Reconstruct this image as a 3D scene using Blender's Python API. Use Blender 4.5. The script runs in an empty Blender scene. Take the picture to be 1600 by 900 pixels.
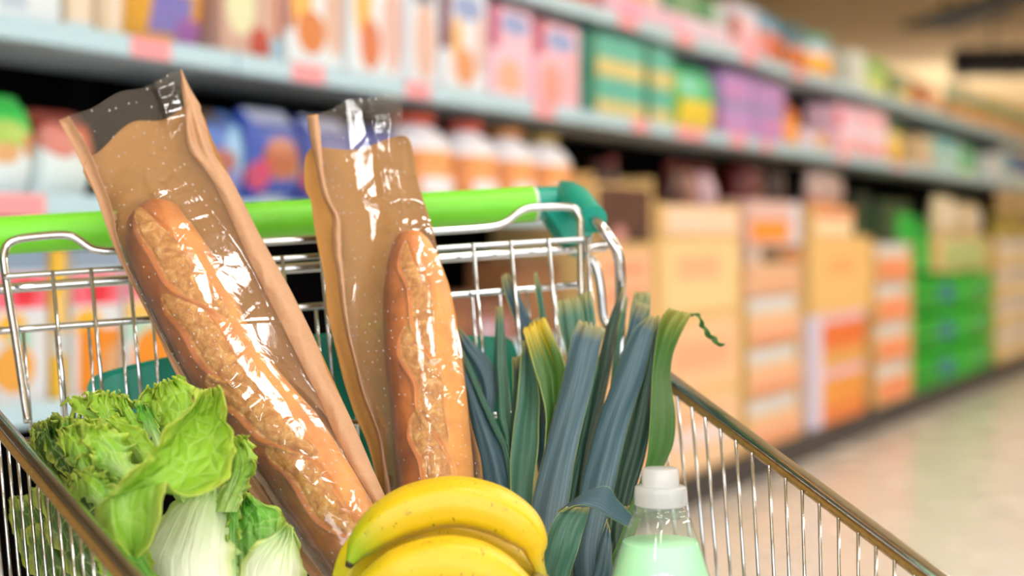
import bpy, bmesh, math, random
import numpy as np
from mathutils import Vector, Matrix

random.seed(7); rng = np.random.default_rng(7)
SC = bpy.context.scene
COL = SC.collection
F, CX, CY, H = 2600.0, 800.0, 370.0, 1.0      # focal length in pixels, optical centre, eye height

# ------------------------------------------------------------------ helpers
def P(x, y, d):
    """A point seen at pixel (x, y) of the 1600x900 photograph, d metres away from the lens plane."""
    return np.array([(x-CX)/F*d, d, H+(CY-y)/F*d])

def lin(h):
    h = h.lstrip('#'); r = []
    for i in (0, 2, 4):
        v = int(h[i:i+2], 16)/255
        r.append(v/12.92 if v <= .04045 else ((v+.055)/1.055)**2.4)
    return (*r, 1.0)

def cr(pts, n, closed=False):
    """Catmull-Rom through pts, n samples, even in arc length."""
    p = np.array(pts, float)
    if closed: q = np.vstack([p[-1], p, p[0], p[1]])
    else: q = np.vstack([2*p[0]-p[1], p, 2*p[-1]-p[-2]])
    out = []
    for i in range(1, len(q)-2):
        t = np.linspace(0, 1, 24, endpoint=False)[:, None]
        a, b, c, e = q[i-1], q[i], q[i+1], q[i+2]
        out.append(.5*((2*b)+(-a+c)*t+(2*a-5*b+4*c-e)*t**2+(-a+3*b-3*c+e)*t**3))
    out = np.vstack(out+[q[-2][None]])
    L = np.r_[0, np.cumsum(np.linalg.norm(np.diff(out[:, :3], axis=0), axis=1))]
    s = np.linspace(0, L[-1], n)
    return np.stack([np.interp(s, L, out[:, k]) for k in range(out.shape[1])], 1)

def root_loc(o):
    while o.parent is not None: o = o.parent
    return np.array(o.location)

def mesh_obj(name, verts, faces, mat, parent=None, smooth=True, uvs=None, attrs=None, local=False):
    v = np.array(verts, float)
    if parent is not None and not local: v = v-root_loc(parent)
    me = bpy.data.meshes.new(name)
    me.from_pydata([tuple(x) for x in v], [], [tuple(int(i) for i in f) for f in faces])
    if uvs is not None:
        uvl = me.uv_layers.new(name='UVMap'); li = np.zeros(len(me.loops), int); me.loops.foreach_get('vertex_index', li)
        uvl.data.foreach_set('uv', np.asarray(uvs, float)[li].ravel())
    for k, a in (attrs or {}).items():
        at = me.attributes.new(k, 'FLOAT', 'POINT'); at.data.foreach_set('value', np.asarray(a, float))
    if smooth: me.polygons.foreach_set('use_smooth', [True]*len(me.polygons))
    me.update()
    if mat: me.materials.append(mat)
    o = bpy.data.objects.new(name, me); COL.objects.link(o)
    if parent is not None: o.parent = parent
    return o

def tag(o, label=None, cat=None, group=None, kind=None):
    if label: o['label'] = label
    if cat: o['category'] = cat
    if group: o['group'] = group
    if kind: o['kind'] = kind
    return o

def thing(name, label, cat, loc, rz=0.0, group=None):
    e = bpy.data.objects.new(name, None); COL.objects.link(e)
    e.empty_display_size = .05
    e.location = tuple(loc); e.rotation_euler = (0, 0, rz)
    return tag(e, label, cat, group)

class MB:
    """Collects shapes; build() links them as one mesh object."""
    def __init__(s): s.v = []; s.f = []; s.n = 0
    def add(s, v, f):
        s.v.append(np.array(v, float)); s.f += [tuple(i+s.n for i in q) for q in f]; s.n += len(v)
    def tube(s, pts, r, seg=10, n=None, cap=True, round_end=False):
        p = np.array(pts, float) if n is None else cr(pts, n)
        m = len(p); rr = np.full(m, r, float) if np.isscalar(r) else np.interp(np.linspace(0, 1, m), np.linspace(0, 1, len(r)), r)
        T = np.gradient(p, axis=0); T /= np.linalg.norm(T, axis=1)[:, None]+1e-12
        up = np.array([0, 0, 1.]) if abs(T[0][2]) < .9 else np.array([1., 0, 0])
        N = np.cross(T[0], up); N /= np.linalg.norm(N); V = []
        th = np.linspace(0, 2*np.pi, seg, endpoint=False)
        for i in range(m):
            N = N-T[i]*np.dot(N, T[i]); N /= np.linalg.norm(N); B = np.cross(T[i], N)
            V.append(p[i]+rr[i]*(np.cos(th)[:, None]*N+np.sin(th)[:, None]*B))
        Fc = []
        for i in range(m-1):
            for j in range(seg):
                k = (j+1) % seg; Fc.append((i*seg+j, i*seg+k, (i+1)*seg+k, (i+1)*seg+j))
        if cap: Fc += [tuple(range(seg))[::-1], tuple((m-1)*seg+j for j in range(seg))]
        s.add(np.vstack(V), Fc); return s
    def box(s, lo, hi, bev=0.0, M=None):
        bm = bmesh.new(); bmesh.ops.create_cube(bm, size=1.0)
        lo, hi = np.array(lo, float), np.array(hi, float); c, d = (lo+hi)/2, hi-lo
        for v in bm.verts: v.co = Vector(tuple(c+d*np.array(v.co)))
        if bev: bmesh.ops.bevel(bm, geom=list(bm.edges), offset=bev, segments=2, affect='EDGES', profile=.6)
        bm.verts.ensure_lookup_table()
        V = np.array([tuple(v.co) for v in bm.verts]); 
        if M is not None: V = V@M[:3, :3].T+M[:3, 3]
        bm.verts.index_update(); Fc = [tuple(v.index for v in f.verts) for f in bm.faces]; bm.free()
        s.add(V, Fc); return s
    def lathe(s, prof, seg=32, c=(0, 0, 0), ax=None, flute=0, famp=0):
        """prof: (radius, height) pairs from the bottom up; ax tilts the axis."""
        th = np.linspace(0, 2*np.pi, seg, endpoint=False); V = []
        for r, h in prof:
            rr = r*(1+famp*np.cos(flute*th)) if flute else r
            V.append(np.stack([rr*np.cos(th), rr*np.sin(th), np.full(seg, h)], 1))
        V = np.vstack(V)
        if ax is not None:
            q = Vector((0, 0, 1)).rotation_difference(Vector(ax)).to_matrix(); V = V@np.array(q).T
        V = V+np.array(c); Fc = []
        for i in range(len(prof)-1):
            for j in range(seg):
                k = (j+1) % seg; Fc.append((i*seg+j, i*seg+k, (i+1)*seg+k, (i+1)*seg+j))
        Fc += [tuple(range(seg))[::-1], tuple((len(prof)-1)*seg+j for j in range(seg))]
        s.add(V, Fc); return s
    def build(s, name, mat, parent=None, smooth=True, local=False, auto=None):
        o = mesh_obj(name, np.vstack(s.v), s.f, mat, parent, smooth, local=local)
        if auto is not None and smooth: o.data.set_sharp_from_angle(angle=math.radians(auto))
        return o

def fbm(p, seed=0, octv=4, f0=1.0):
    """cheap smooth noise built from sines, p is (..., k)"""
    r = np.random.default_rng(seed); out = np.zeros(p.shape[:-1]); a = 1.0
    for o in range(octv):
        for q in range(4):
            k = r.normal(size=p.shape[-1])*f0*2**o; out += a*np.sin(p@k+r.uniform(0, 6.28))/4
        a *= .55
    return out

def grid_faces(nv, nu):
    i, j = np.meshgrid(np.arange(nv-1), np.arange(nu-1), indexing='ij')
    a = (i*nu+j).ravel(); return np.stack([a, a+1, a+nu+1, a+nu], 1)

def sheet(name, Lp, Rp, mat, parent, nu=17, nv=50, dz=None, off=None, thick=.0008, base_d=None, subs=0, attrs=None, warp=None, minD=None):
    """A surface spanned between two edges given as pixel polylines (x, y[, distance]), top to bottom.
    dz(u, v) in metres moves it along the view axis; off(u, v) moves it in pixels; u in -1..1, v in 0..1."""
    def full(pl):
        return [(q[0], q[1], q[2] if len(q) > 2 else base_d(q[1])) for q in pl]
    L = cr([(a, b, c*1000) for a, b, c in full(Lp)], nv); R = cr([(a, b, c*1000) for a, b, c in full(Rp)], nv)
    u = np.linspace(-1, 1, nu); v = np.linspace(0, 1, nv); U, V = np.meshgrid(u, v)
    w = ((U+1)/2)[..., None]
    Q = L[:, None]*(1-w)+R[:, None]*w
    X, Y, D = Q[..., 0], Q[..., 1], Q[..., 2]/1000
    if off is not None: ox, oy = off(U, V); X = X+ox; Y = Y+oy
    if dz is not None: D = D+dz(U, V)
    if minD is not None: m_ = minD(X, Y); D = np.where(D < m_+.02, m_+.02*np.exp((np.minimum(D, m_+.02)-m_-.02)/.02), D)
    W = np.stack([(X-CX)/F*D, D, H+(CY-Y)/F*D], -1)
    if warp is not None: W = W+warp(U, V, W)
    at = {k: fn(U, V).ravel() for k, fn in (attrs or {}).items()}
    o = mesh_obj(name, W.reshape(-1, 3), grid_faces(nv, nu), mat, parent, uvs=np.stack([(U.ravel()+1)/2, V.ravel()], 1), attrs=at)
    if thick:
        m = o.modifiers.new('Solidify', 'SOLIDIFY'); m.thickness = thick; m.offset = 0
    if subs:
        m = o.modifiers.new('Subdivision', 'SUBSURF'); m.levels = subs; m.render_levels = subs
    return o

# ------------------------------------------------------------------ materials
class NT:
    def __init__(s, name):
        s.m = bpy.data.materials.new(name); s.m.use_nodes = True; s.t = s.m.node_tree; s.t.nodes.clear()
        s.out = s.t.nodes.new('ShaderNodeOutputMaterial')
    def n(s, typ, **kw):
        nd = s.t.nodes.new(typ)
        for k, v in kw.items():
            if k.startswith('i_'):
                k = k[2:]; nd.inputs[int(k) if k.isdigit() else k.replace('_', ' ')].default_value = v
            else: setattr(nd, k, v)
        return nd
    def l(s, a, b): s.t.links.new(a, b)
    def math(s, op, a, b=None, clamp=False):
        nd = s.n('ShaderNodeMath', operation=op, use_clamp=clamp)
        for i, x in enumerate((a, b)):
            if x is None: continue
            if isinstance(x, (int, float)): nd.inputs[i].default_value = x
            else: s.l(x, nd.inputs[i])
        return nd.outputs[0]
    def mix(s, fac, a, b, blend='MIX'):
        nd = s.n('ShaderNodeMix', data_type='RGBA', blend_type=blend)
        for i, x in ((0, fac), (6, a), (7, b)):
            if isinstance(x, (int, float, tuple)): nd.inputs[i].default_value = x
            else: s.l(x, nd.inputs[i])
        return nd.outputs[2]
    def ramp(s, fac, stops, interp='LINEAR'):
        nd = s.n('ShaderNodeValToRGB'); cr_ = nd.color_ramp; cr_.interpolation = interp
        while len(cr_.elements) < len(stops): cr_.elements.new(.5)
        for e, (p, c) in zip(cr_.elements, stops):
            e.position = p; e.color = c if isinstance(c, tuple) else (c, c, c, 1)
        if not isinstance(fac, (int, float)): s.l(fac, nd.inputs[0])
        return nd.outputs[0]
    def coord(s, which='Object', scale=(1, 1, 1)):
        tc = s.n('ShaderNodeTexCoord'); mp = s.n('ShaderNodeMapping'); mp.inputs['Scale'].default_value = scale
        s.l(tc.outputs[which], mp.inputs[0]); return mp.outputs[0]
    def noise(s, vec, scale=5, detail=4, rough=.5, dist=0):
        nd = s.n('ShaderNodeTexNoise'); nd.inputs['Scale'].default_value = scale; nd.inputs['Detail'].default_value = detail
        nd.inputs['Roughness'].default_value = rough; nd.inputs['Distortion'].default_value = dist; s.l(vec, nd.inputs['Vector']); return nd.outputs[0]
    def bump(s, h, strength=.3, dist=.002):
        nd = s.n('ShaderNodeBump'); nd.inputs['Strength'].default_value = strength; nd.inputs['Distance'].default_value = dist
        s.l(h, nd.inputs['Height']); return nd.outputs[0]
    def bsdf(s, color=None, rough=.5, metal=0, normal=None, **kw):
        b = s.n('ShaderNodeBsdfPrincipled'); 
        if color is not None:
            if isinstance(color, tuple): b.inputs['Base Color'].default_value = color
            else: s.l(color, b.inputs['Base Color'])
        for k, v in (('Roughness', rough), ('Metallic', metal)):
            if isinstance(v, (int, float)): b.inputs[k].default_value = v
            else: s.l(v, b.inputs[k])
        for k, v in kw.items():
            k = k.replace('_', ' ')
            if isinstance(v, (int, float, tuple)): b.inputs[k].default_value = v
            else: s.l(v, b.inputs[k])
        if normal is not None: s.l(normal, b.inputs['Normal'])
        return b.outputs[0]
    def done(s, shader): s.l(shader, s.out.inputs[0]); return s.m

def plain(name, hexc, rough=.5, metal=0, var=.06, scale=40, **kw):
    n = NT(name); c = lin(hexc) if isinstance(hexc, str) else hexc
    nz = n.noise(n.coord('Object'), scale, 3)
    col = n.mix(nz, tuple(x*(1-var) for x in c[:3])+(1,), tuple(min(1, x*(1+var)) for x in c[:3])+(1,))
    return n.done(n.bsdf(col, rough, metal, **kw))

_pm = {}
def pack_mat(base, shapes=(), rough=.4):
    """Printed packaging: flat colour areas laid out over the pack's own width (0..1) and height (0..1)."""
    key = (base, tuple(shapes), rough)
    if key in _pm: return _pm[key]
    n = NT('printed_pack'); tc = n.n('ShaderNodeTexCoord'); sp = n.n('ShaderNodeSeparateXYZ'); n.l(tc.outputs['Generated'], sp.inputs[0])
    x, z = sp.outputs[0], sp.outputs[2]; col = lin(base)
    for sh in shapes:
        k = sh[0]
        if k == 'e':
            _, cx, cz, rx, rz, h = sh
            a = n.math('POWER', n.math('DIVIDE', n.math('SUBTRACT', x, cx), rx), 2); b = n.math('POWER', n.math('DIVIDE', n.math('SUBTRACT', z, cz), rz), 2)
            m = n.math('LESS_THAN', n.math('ADD', a, b), 1.0)
        else:
            _, x0, x1, z0, z1, h = sh
            m = n.math('MULTIPLY', n.math('MULTIPLY', n.math('GREATER_THAN', x, x0), n.math('LESS_THAN', x, x1)),
                       n.math('MULTIPLY', n.math('GREATER_THAN', z, z0), n.math('LESS_THAN', z, z1)))
        col = n.mix(m, col, lin(h))
    _pm[key] = n.done(n.bsdf(col, rough)); return _pm[key]

# ------------------------------------------------------------------ camera
cam = bpy.data.cameras.new('camera'); co = bpy.data.objects.new('camera', cam); COL.objects.link(co)
co.location = (0, 0, H); co.rotation_euler = (math.pi/2, 0, 0)
cam.sensor_fit = 'HORIZONTAL'; cam.sensor_width = 36; cam.lens = 36*F/1600
cam.shift_y = -(450-CY)/1600
cam.clip_start = .05; cam.clip_end = 200
cam.dof.use_dof = True; cam.dof.focus_distance = 1.235; cam.dof.aperture_fstop = cam.lens/1000/.0175
SC.camera = co
vs = SC.view_settings; vs.view_transform = 'Standard'; vs.look = 'None'; vs.gamma = 1; vs.use_curve_mapping = False; vs.exposure = -0.2
SC.cycles.use_denoising = True
SC.cycles.max_bounces = 12; SC.cycles.transparent_max_bounces = 24; SC.cycles.transmission_bounces = 8
SC.cycles.sample_clamp_indirect = 6
SC.cycles.caustics_reflective = False; SC.cycles.caustics_refractive = False

# ------------------------------------------------------------------ the shop: shelf line and room
U_ = np.array([.45, .893]); U_ /= np.linalg.norm(U_); N_ = np.array([U_[1], -U_[0]])   # along the shelf, out into the aisle
D0 = 6235*H/2110; P0 = np.array([(0-CX)/F*D0, D0])
RZ = math.atan2(U_[1], U_[0])
def S(s, n, z): q = P0+U_*s+N_*n; return np.array([q[0], q[1], z])
def px_s(px, n=0.0):
    """distance along the shelf at which a vertical line n in front of the shelf face appears at pixel column px"""
    k = (px-CX)/F; q = P0+N_*n
    return (k*q[1]-q[0])/(U_[0]-k*U_[1])
SH = np.eye(4); SH[:3, 0] = (U_[0], U_[1], 0); SH[:3, 1] = (-N_[0], -N_[1], 0); SH[:3, 2] = (0, 0, 1); SH[:3, 3] = (P0[0], P0[1], 0)
# in shelf coordinates x runs along the shelf, y into it (away from the aisle), z up

def tile_floor():
    n = NT('shop_floor_tiles'); v = n.coord('Object', (1, 1, 1))
    br = n.n('ShaderNodeTexBrick', offset=0.0, squash=1.0); n.l(v, br.inputs[0])
    br.inputs['Color1'].default_value = lin('#ece8e2'); br.inputs['Color2'].default_value = lin('#e4e1dc'); br.inputs['Mortar'].default_value = lin('#c4bfb8')
    br.inputs['Scale'].default_value = 1; br.inputs['Mortar Size'].default_value = .004; br.inputs['Brick Width'].default_value = .6; br.inputs['Row Height'].default_value = .6
    col = n.mix(n.math('MULTIPLY', n.noise(v, 6, 5), .25), br.outputs[0], lin('#d6d2cb'))
    return n.done(n.bsdf(col, n.ramp(n.noise(v, 3, 3), [(.3, .18), (.7, .3)]), 0, n.bump(br.outputs[1], .1, .001)))
M_floor = tile_floor()
M_wall = plain('wall_paint_beige', '#cdb892', .8)
M_ceil = plain('ceiling_paint_beige', '#dcc193', .85)
def flat(name, quad, mat, kind='structure'):
    o = mesh_obj(name, quad, [(0, 1, 2, 3)], mat, None, smooth=False); return tag(o, kind=kind)
X0, X1, Y0, Y1, ZC = -9, 16, -4, 30, 3.2
def slab(name, lo, hi, mat): return tag(MB().box(lo, hi).build(name, mat, None, smooth=False), kind='structure')
slab('floor', (X0, Y0, -.1), (X1, Y1, 0), M_floor)
slab('ceiling', (X0, Y0, ZC), (X1, Y1, ZC+.1), M_ceil)
slab('wall_back', (X0, Y1, 0), (X1, Y1+.1, ZC), M_wall)
slab('wall_front', (X0, Y0-.1, 0), (X1, Y0, ZC), M_wall)
slab('wall_left', (X0-.1, Y0, 0), (X0, Y1, ZC), M_wall)
slab('wall_right', (X1, Y0, 0), (X1+.1, Y1, ZC), M_wall)

# lamps on the ceiling, in two rows along the aisle
n_ = NT('lamp_diffuser'); em = n_.n('ShaderNodeEmission'); em.inputs[0].default_value = (1, .97, .93, 1); em.inputs[1].default_value = LAMP = 27.0; M_lamp = n_.done(em.outputs[0])
M_housing = plain('lamp_housing_white', '#e6e6e2', .4)
lampno = 0
ORD = ['first', 'second', 'third', 'fourth', 'fifth', 'sixth', 'seventh', 'eighth', 'ninth', 'tenth', 'eleventh', 'twelfth', 'thirteenth', 'fourteenth', 'fifteenth']
DROP = .42
def lamp(s, n, ln, wd, row, up=None, drop=DROP):
    """a hanging lamp: a tray with a glowing lower diffuser and a glowing upper one that lights the ceiling"""
    c = S(s, n, ZC); t = thing('ceiling_lamp', 'white hanging fluorescent lamp, %s along the %s row' % (ORD[row[1]], row[0]), 'lamp', c, RZ, 'lamps hanging from the ceiling')
    z = -drop
    m = MB(); m.box((-ln/2-.03, -wd/2-.03, z-.06), (ln/2+.03, -wd/2, z), .004).box((-ln/2-.03, wd/2, z-.06), (ln/2+.03, wd/2+.03, z), .004)
    m.box((-ln/2-.03, -wd/2, z-.06), (-ln/2, wd/2, z)).box((ln/2, -wd/2, z-.06), (ln/2+.03, wd/2, z)); m.build('housing', M_housing, t, False, True)
    MB().box((-ln/2, -wd/2, z-.056), (ln/2, wd/2, z-.04), .004).build('lower_diffuser', M_lamp, t, False, True)
    MB().box((-ln/2, -wd/2, z-.02), (ln/2, wd/2, z-.008), .003).build('upper_diffuser' if up else 'lid', up or M_housing, t, False, True)
    for k in (-ln*.4, ln*.4): MB().tube([(k, wd/2+.015, z), (k, wd/2+.015, -.001)], .004, 8).build('suspension_rod', M_housing, t, True, True)
n_ = NT('lamp_upper_diffuser'); em = n_.n('ShaderNodeEmission'); em.inputs[0].default_value = (1, .97, .93, 1); em.inputs[1].default_value = 34.0; M_lamp2 = n_.done(em.outputs[0])  # upward glow added to some lamps to brighten the ceiling
n_ = NT('lamp_upper_diffuser_strong'); em = n_.n('ShaderNodeEmission'); em.inputs[0].default_value = (1, .97, .93, 1); em.inputs[1].default_value = 32.0; M_lamp3 = n_.done(em.outputs[0])
for i, s in enumerate((-4.8, -3.0, -1.2, .6, 2.4, 4.2, 6.2, 8.2)): lamp(s, 2.05, .8, .22, ('near', i), M_lamp2 if i > 4 else None)
for i, s in enumerate((-3.8, -1.9, 0., 1.9, 4.0, 6.2)): lamp(s, 3.0, .8, .22, ('middle', i))
for i, s in enumerate((1.5, 3.5, 5.5, 7.5, 9.5, 11.5)): lamp(s, 4.6, 1.4, .3, ('outer', i), M_lamp2 if i > 1 else None)  # unseen row added to light the floor and the goods behind
for i, (s, n) in enumerate(((12., 6.6), (15., 4.8), (18., 5.2), (20.5, -2.5), (20.5, -5.5), (23.5, -.5), (23.5, -4.), (26.5, 1.5), (26.5, -4.6))): lamp(s, n, 1.4, .3, ('far', i), M_lamp3, 1.45)  # lamps added out of view, low behind the goods, to brighten the ceiling

# glowing window panels added unseen behind the camera for frontal fill light
n_ = NT('daylight_window_pane'); em = n_.n('ShaderNodeEmission'); em.inputs[0].default_value = (.93, .97, 1, 1); em.inputs[1].default_value = 6.0; M_fill_pane = n_.done(em.outputs[0])
M_fill_frame = plain('window_frame_white', '#d8dadc', .4)
for i, x0 in enumerate((-3.6, -.9, 1.8, 4.5)):
    f = MB(); wd, z0, z1 = 2.5, .5, 2.9
    f.box((x0, Y0, z0), (x0+.08, Y0+.06, z1)).box((x0+wd-.08, Y0, z0), (x0+wd, Y0+.06, z1)).box((x0+.08, Y0, z0), (x0+wd-.08, Y0+.06, z0+.08)).box((x0+.08, Y0, z1-.08), (x0+wd-.08, Y0+.06, z1))
    fo_ = tag(f.build('window_%d' % (i+1), M_fill_frame, None, False), kind='structure')
    MB().box((x0+.08, Y0+.01, z0+.08), (x0+wd-.08, Y0+.02, z1-.08)).build('pane', M_fill_pane, fo_, False)

w = bpy.data.worlds.new('world'); SC.world = w; w.use_nodes = True
w.node_tree.nodes['Background'].inputs[0].default_value = (.9, .95, 1, 1); w.node_tree.nodes['Background'].inputs[1].default_value = .3

M_duct = plain('black_duct_metal', '#0d0c10', .6)
def duct(name, label, a, b, w_, z0, z1):
    a, b = np.array(a), np.array(b); t = b-a; L = np.linalg.norm(t); q = thing(name, label, 'duct', (*((a+b)/2), z1), math.atan2(t[1], t[0]))
    MB().box((-L/2, -w_/2, z0-z1), (L/2, w_/2, 0), .02).build('casing', M_duct, q, False, True)
    for k in np.linspace(-L/2+.1, L/2-.1, 5): MB().box((k-.02, -w_/2-.015, z0-z1-.015), (k+.02, w_/2+.015, .01)).build('flange', M_duct, q, False, True)
    h = MB()
    for k in (-L/2+.4, L/2-.4): h.tube([(k, 0, 0), (k, 0, ZC-z1-.001)], .012, 8)
    h.build('hanger_rod', M_duct, q, True, True)
duct('air_duct', 'black rectangular duct hanging low beneath the beige ceiling, over the far shelves', (P(1488, 0, 17)[0], 17.), (P(1760, 0, 16.6)[0]+.6, 16.6), .5, 1+(370-118)/F*17, 1+(370-80)/F*17)
duct('air_duct', 'black duct close to the ceiling at the top right corner', (P(1450, 0, 15.)[0], 15.), (P(1800, 0, 11)[0], 11.), .5, 1+(370-45)/F*15.0, 1+(370-38)/F*15.0)
# ------------------------------------------------------------------ shelving
M_shelf = plain('shelf_enamel_white', '#d6e2ea', .35, 0, .03)
M_rail = plain('price_rail_plastic', '#b4d6e6', .3, 0, .03)
M_tag = plain('price_tag_pink', '#f29aa4', .5, 0, .05)
M_back = plain('shelf_back_panel_dark', '#080606', .9, Specular_IOR_Level=.05)
M_kick = plain('kick_plate_dark', '#2b2a2e', .5)
M_up = plain('shelf_upright_black', '#080708', .8, Specular_IOR_Level=.1)
Z_UP, Z_MID, Z_LOW, Z_BOT = 1.690, 1.355, 1.036, .655       # lower edges of the price rails
LIP = .043
def bay(label, a, b, shelves, tags, rgroup='shelving bays along the aisle'):
    """a, b: pixel columns where the bay starts and ends"""
    sa, sb = px_s(a), px_s(b)
    t = thing('shelving_bay', label, 'shelf', S((sa+sb)/2, -.25, 0), RZ, rgroup)
    L = sb-sa
    def m(lo, hi, bev=0): return MB().box((lo[0]-L/2, lo[1]-.25, lo[2]), (hi[0]-L/2, hi[1]-.25, hi[2]), bev)
    m((.0015, .46, .0), (L-.0015, .485, 1.84)).build('back_panel', M_back, t, False, True)
    m((.0015, .03, 0), (L-.0015, .05, .105)).build('kick_plate', M_kick, t, False, True)
    m((.0015, 0, .105), (L-.0015, .459, .13), .004).build('base_deck', M_kick, t, False, True)
    for x in (.0, L-.03): m((x+.001, .42, 0), (x+.029, .4595, 1.82)).build('upright', M_up, t, False, True)
    for z in shelves:
        sh = m((.004, .012, z+.012), (L-.004, .42, z+.036), .003).build('shelf', M_shelf, t, False, True)
        m((.004, 0, z), (L-.004, .012, z+LIP), .003).build('price_rail', M_rail, sh, False, True)
        for (p0, p1) in tags.get(z, ()):
            q0, q1 = px_s(p0)-sa, px_s(p1)-sa
            m((q0, -.002, z+.002), (q1, 0.0005, z+LIP-.002)).build('price_tag', M_tag, sh, False, True)['label'] = 'pink price tag'
    return t
bay('shelving bay with white shelves at the left edge of the picture, behind the lettuce', -500, 371, (Z_UP, Z_MID, Z_LOW, Z_BOT), {Z_MID: [(205, 266)], Z_LOW: [(-30, 70)]})
bay('shelving bay with white shelves directly behind the two bagged baguettes', 371, 917, (Z_UP, Z_MID, Z_LOW, Z_BOT), {Z_MID: [(456, 506), (634, 672), (835, 866)], Z_LOW: [(560, 600)]})
bay('shelving bay behind the leeks, cardboard cartons standing on its base', 917, 1190, (Z_UP, Z_MID), {Z_MID: [(988, 1012), (1057, 1100), (1142, 1164)], Z_UP: [(966, 996), (1055, 1085), (1160, 1180)]})
bay('shelving bay of open cardboard trays, second to the right of the leeks', 1190, 1372, (Z_UP, Z_MID), {Z_MID: [(1190, 1206), (1310, 1322)], Z_UP: [(1240, 1256)]})
bay('farthest shelving bay, holding the green wrapped bottle pack on its base', 1372, 1640, (Z_UP, Z_MID), {Z_MID: [(1400, 1410)]})

# ------------------------------------------------------------------ goods on the shelves
def place(px0, px1, z, n=-.03, gap=.006):
    s0, s1 = px_s(px0, n)+gap, px_s(px1, n)-gap
    return (s0+s1)/2, s1-s0
def carton(px0, px1, z, h, base, shapes, label, cat='box', name='carton', group=None, dep=.16, n=-.03, bev=.004, rough=.4):
    s, wd = place(px0, px1, z, n)
    o = MB().box((-wd/2, 0, 0), (wd/2, dep, h), bev).build(name, pack_mat(base, tuple(shapes), rough), None, False)
    o.location = tuple(S(s, n, z)); o.rotation_euler = (0, 0, RZ); return tag(o, label, cat, group)
def pouch(px0, px1, z, h, base, shapes, label, cat='bag', name='food_bag', group=None, dep=.1, n=-.03):
    """a filled bag: pillow body with flattened, crimped top and bottom"""
    s, wd = place(px0, px1, z, n); NU, NV = 24, 18; V = []
    for i in range(NV):
        v = i/(NV-1); t = math.sin(math.pi*min(1, max(0, .06+.9*v)))**.55
        if v > .88: t *= max(.06, (1-v)/.12)
        ww = wd/2*(.94+.06*t)
        for j in range(NU):
            a = 2*math.pi*j/NU; cx_, sy_ = math.cos(a), math.sin(a)
            V.append((ww*np.sign(cx_)*abs(cx_)**.6, dep/2*(1-t*np.sign(sy_)*abs(sy_)**.75), h*v+.004*math.sin(5*a+9*v)*(v > .85)))
    fc = [(i*NU+j, i*NU+(j+1) % NU, (i+1)*NU+(j+1) % NU, (i+1)*NU+j) for i in range(NV-1) for j in range(NU)]
    fc += [tuple(range(NU))[::-1], tuple((NV-1)*NU+j for j in range(NU))]
    o = mesh_obj(name, V, fc, pack_mat(base, tuple(shapes), .3), None)
    o.location = tuple(S(s, n, z)); o.rotation_euler = (0, 0, RZ); return tag(o, label, cat, group)
def jug(px0, px1, z, h, body, cap, shapes, label, group=None, n=-.03, name='bottle', cat='bottle'):
    s, wd = place(px0, px1, z, n); r = wd/2
    t = thing(name, label, cat, S(s, n-min(r*.8, .16), z), RZ, group)
    prof = [(r*.8, 0), (r*.95, .01), (r, .03), (r, h*.34), (r*.9, h*.42), (r*.97, h*.5), (r*.95, h*.66), (r*.7, h*.8), (r*.42, h*.88), (r*.36, h*.9)]
    b = MB().lathe(prof, 24).build('body', pack_mat(body, tuple(shapes), .3), t, True, True)
    for v in b.data.vertices: v.co.y *= min(.8, .14/r)
    MB().lathe([(r*.43, h*.9), (r*.46, h*.91), (r*.46, h*.985), (r*.4, h)], 20, flute=20, famp=.03).build('cap', plain('cap_'+cap, '#'+cap, .4), t, True, True)
    if r > .17: t.scale = (1, .17/r, 1)
    return t
def jar(px0, px1, z, h, body, lid, shapes, label, group=None, n=-.03, name='jar', cat='jar'):
    s, wd = place(px0, px1, z, n); r = wd/2
    t = thing(name, label, cat, S(s, n-min(r*.9, .16), z), RZ, group)
    b = MB().lathe([(r*.85, 0), (r*.98, .012), (r, .03), (r, h*.72), (r*.93, h*.8), (r*.86, h*.83)], 24).build('body', pack_mat(body, tuple(shapes), .25), t, True, True)
    MB().lathe([(r*.9, h*.83), (r*.92, h*.84), (r*.92, h*.985), (r*.86, h)], 24).build('lid', plain('lid_'+lid, '#'+lid, .35), t, True, True)
    if r > .15: t.scale = (1, .15/r, 1)
    return t

zm, zu, zl, zb = Z_MID+.0365, Z_UP+.0365, Z_LOW+.0365, Z_BOT+.0365
B = 'b'; E = 'e'
# --- middle shelf, left to right
g = 'packets on the middle shelf'
carton(-110, -20, zm, .27, '#dfe9f2', [(B, 0, 1, .75, 1, '#a8c4e0')], 'pale blue and white box at the left end of the middle shelf', group=g)
carton(-16, 98, zm, .25, '#dbe8f2', [(B, .1, .5, .1, .5, '#b6c9dd'), (E, .95, .7, .3, .2, '#b65a56')], 'white box with a pale blue panel, on the middle shelf above the green packet', group=g)
carton(102, 150, zm, .26, '#dccbb4', [(B, .4, .6, 0, 1, '#e8ddcf'), (B, 0, 1, 0, .08, '#cfe0ea')], 'narrow cream box with a pale stripe, left of the orange cereal bag', group=g)
carton(151, 196, zm, .26, '#d5c2a8', [(B, .5, .8, 0, 1, '#e6dccf')], 'narrow beige box touching the orange cereal bag', group=g)
pouch(199, 338, zm, .29, '#d9a23c', [(E, .62, .72, .42, .3, '#dcd2c2'), (E, .62, .78, .22, .17, '#e08f2e'), (B, .28, .75, .1, .38, '#7e78c4'), (B, .6, 1, .02, .22, '#9a5fae'), (B, .86, 1, .2, .5, '#c07030')], 'orange bag of cereal with a purple lower edge on the middle shelf', group=g)
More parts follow.
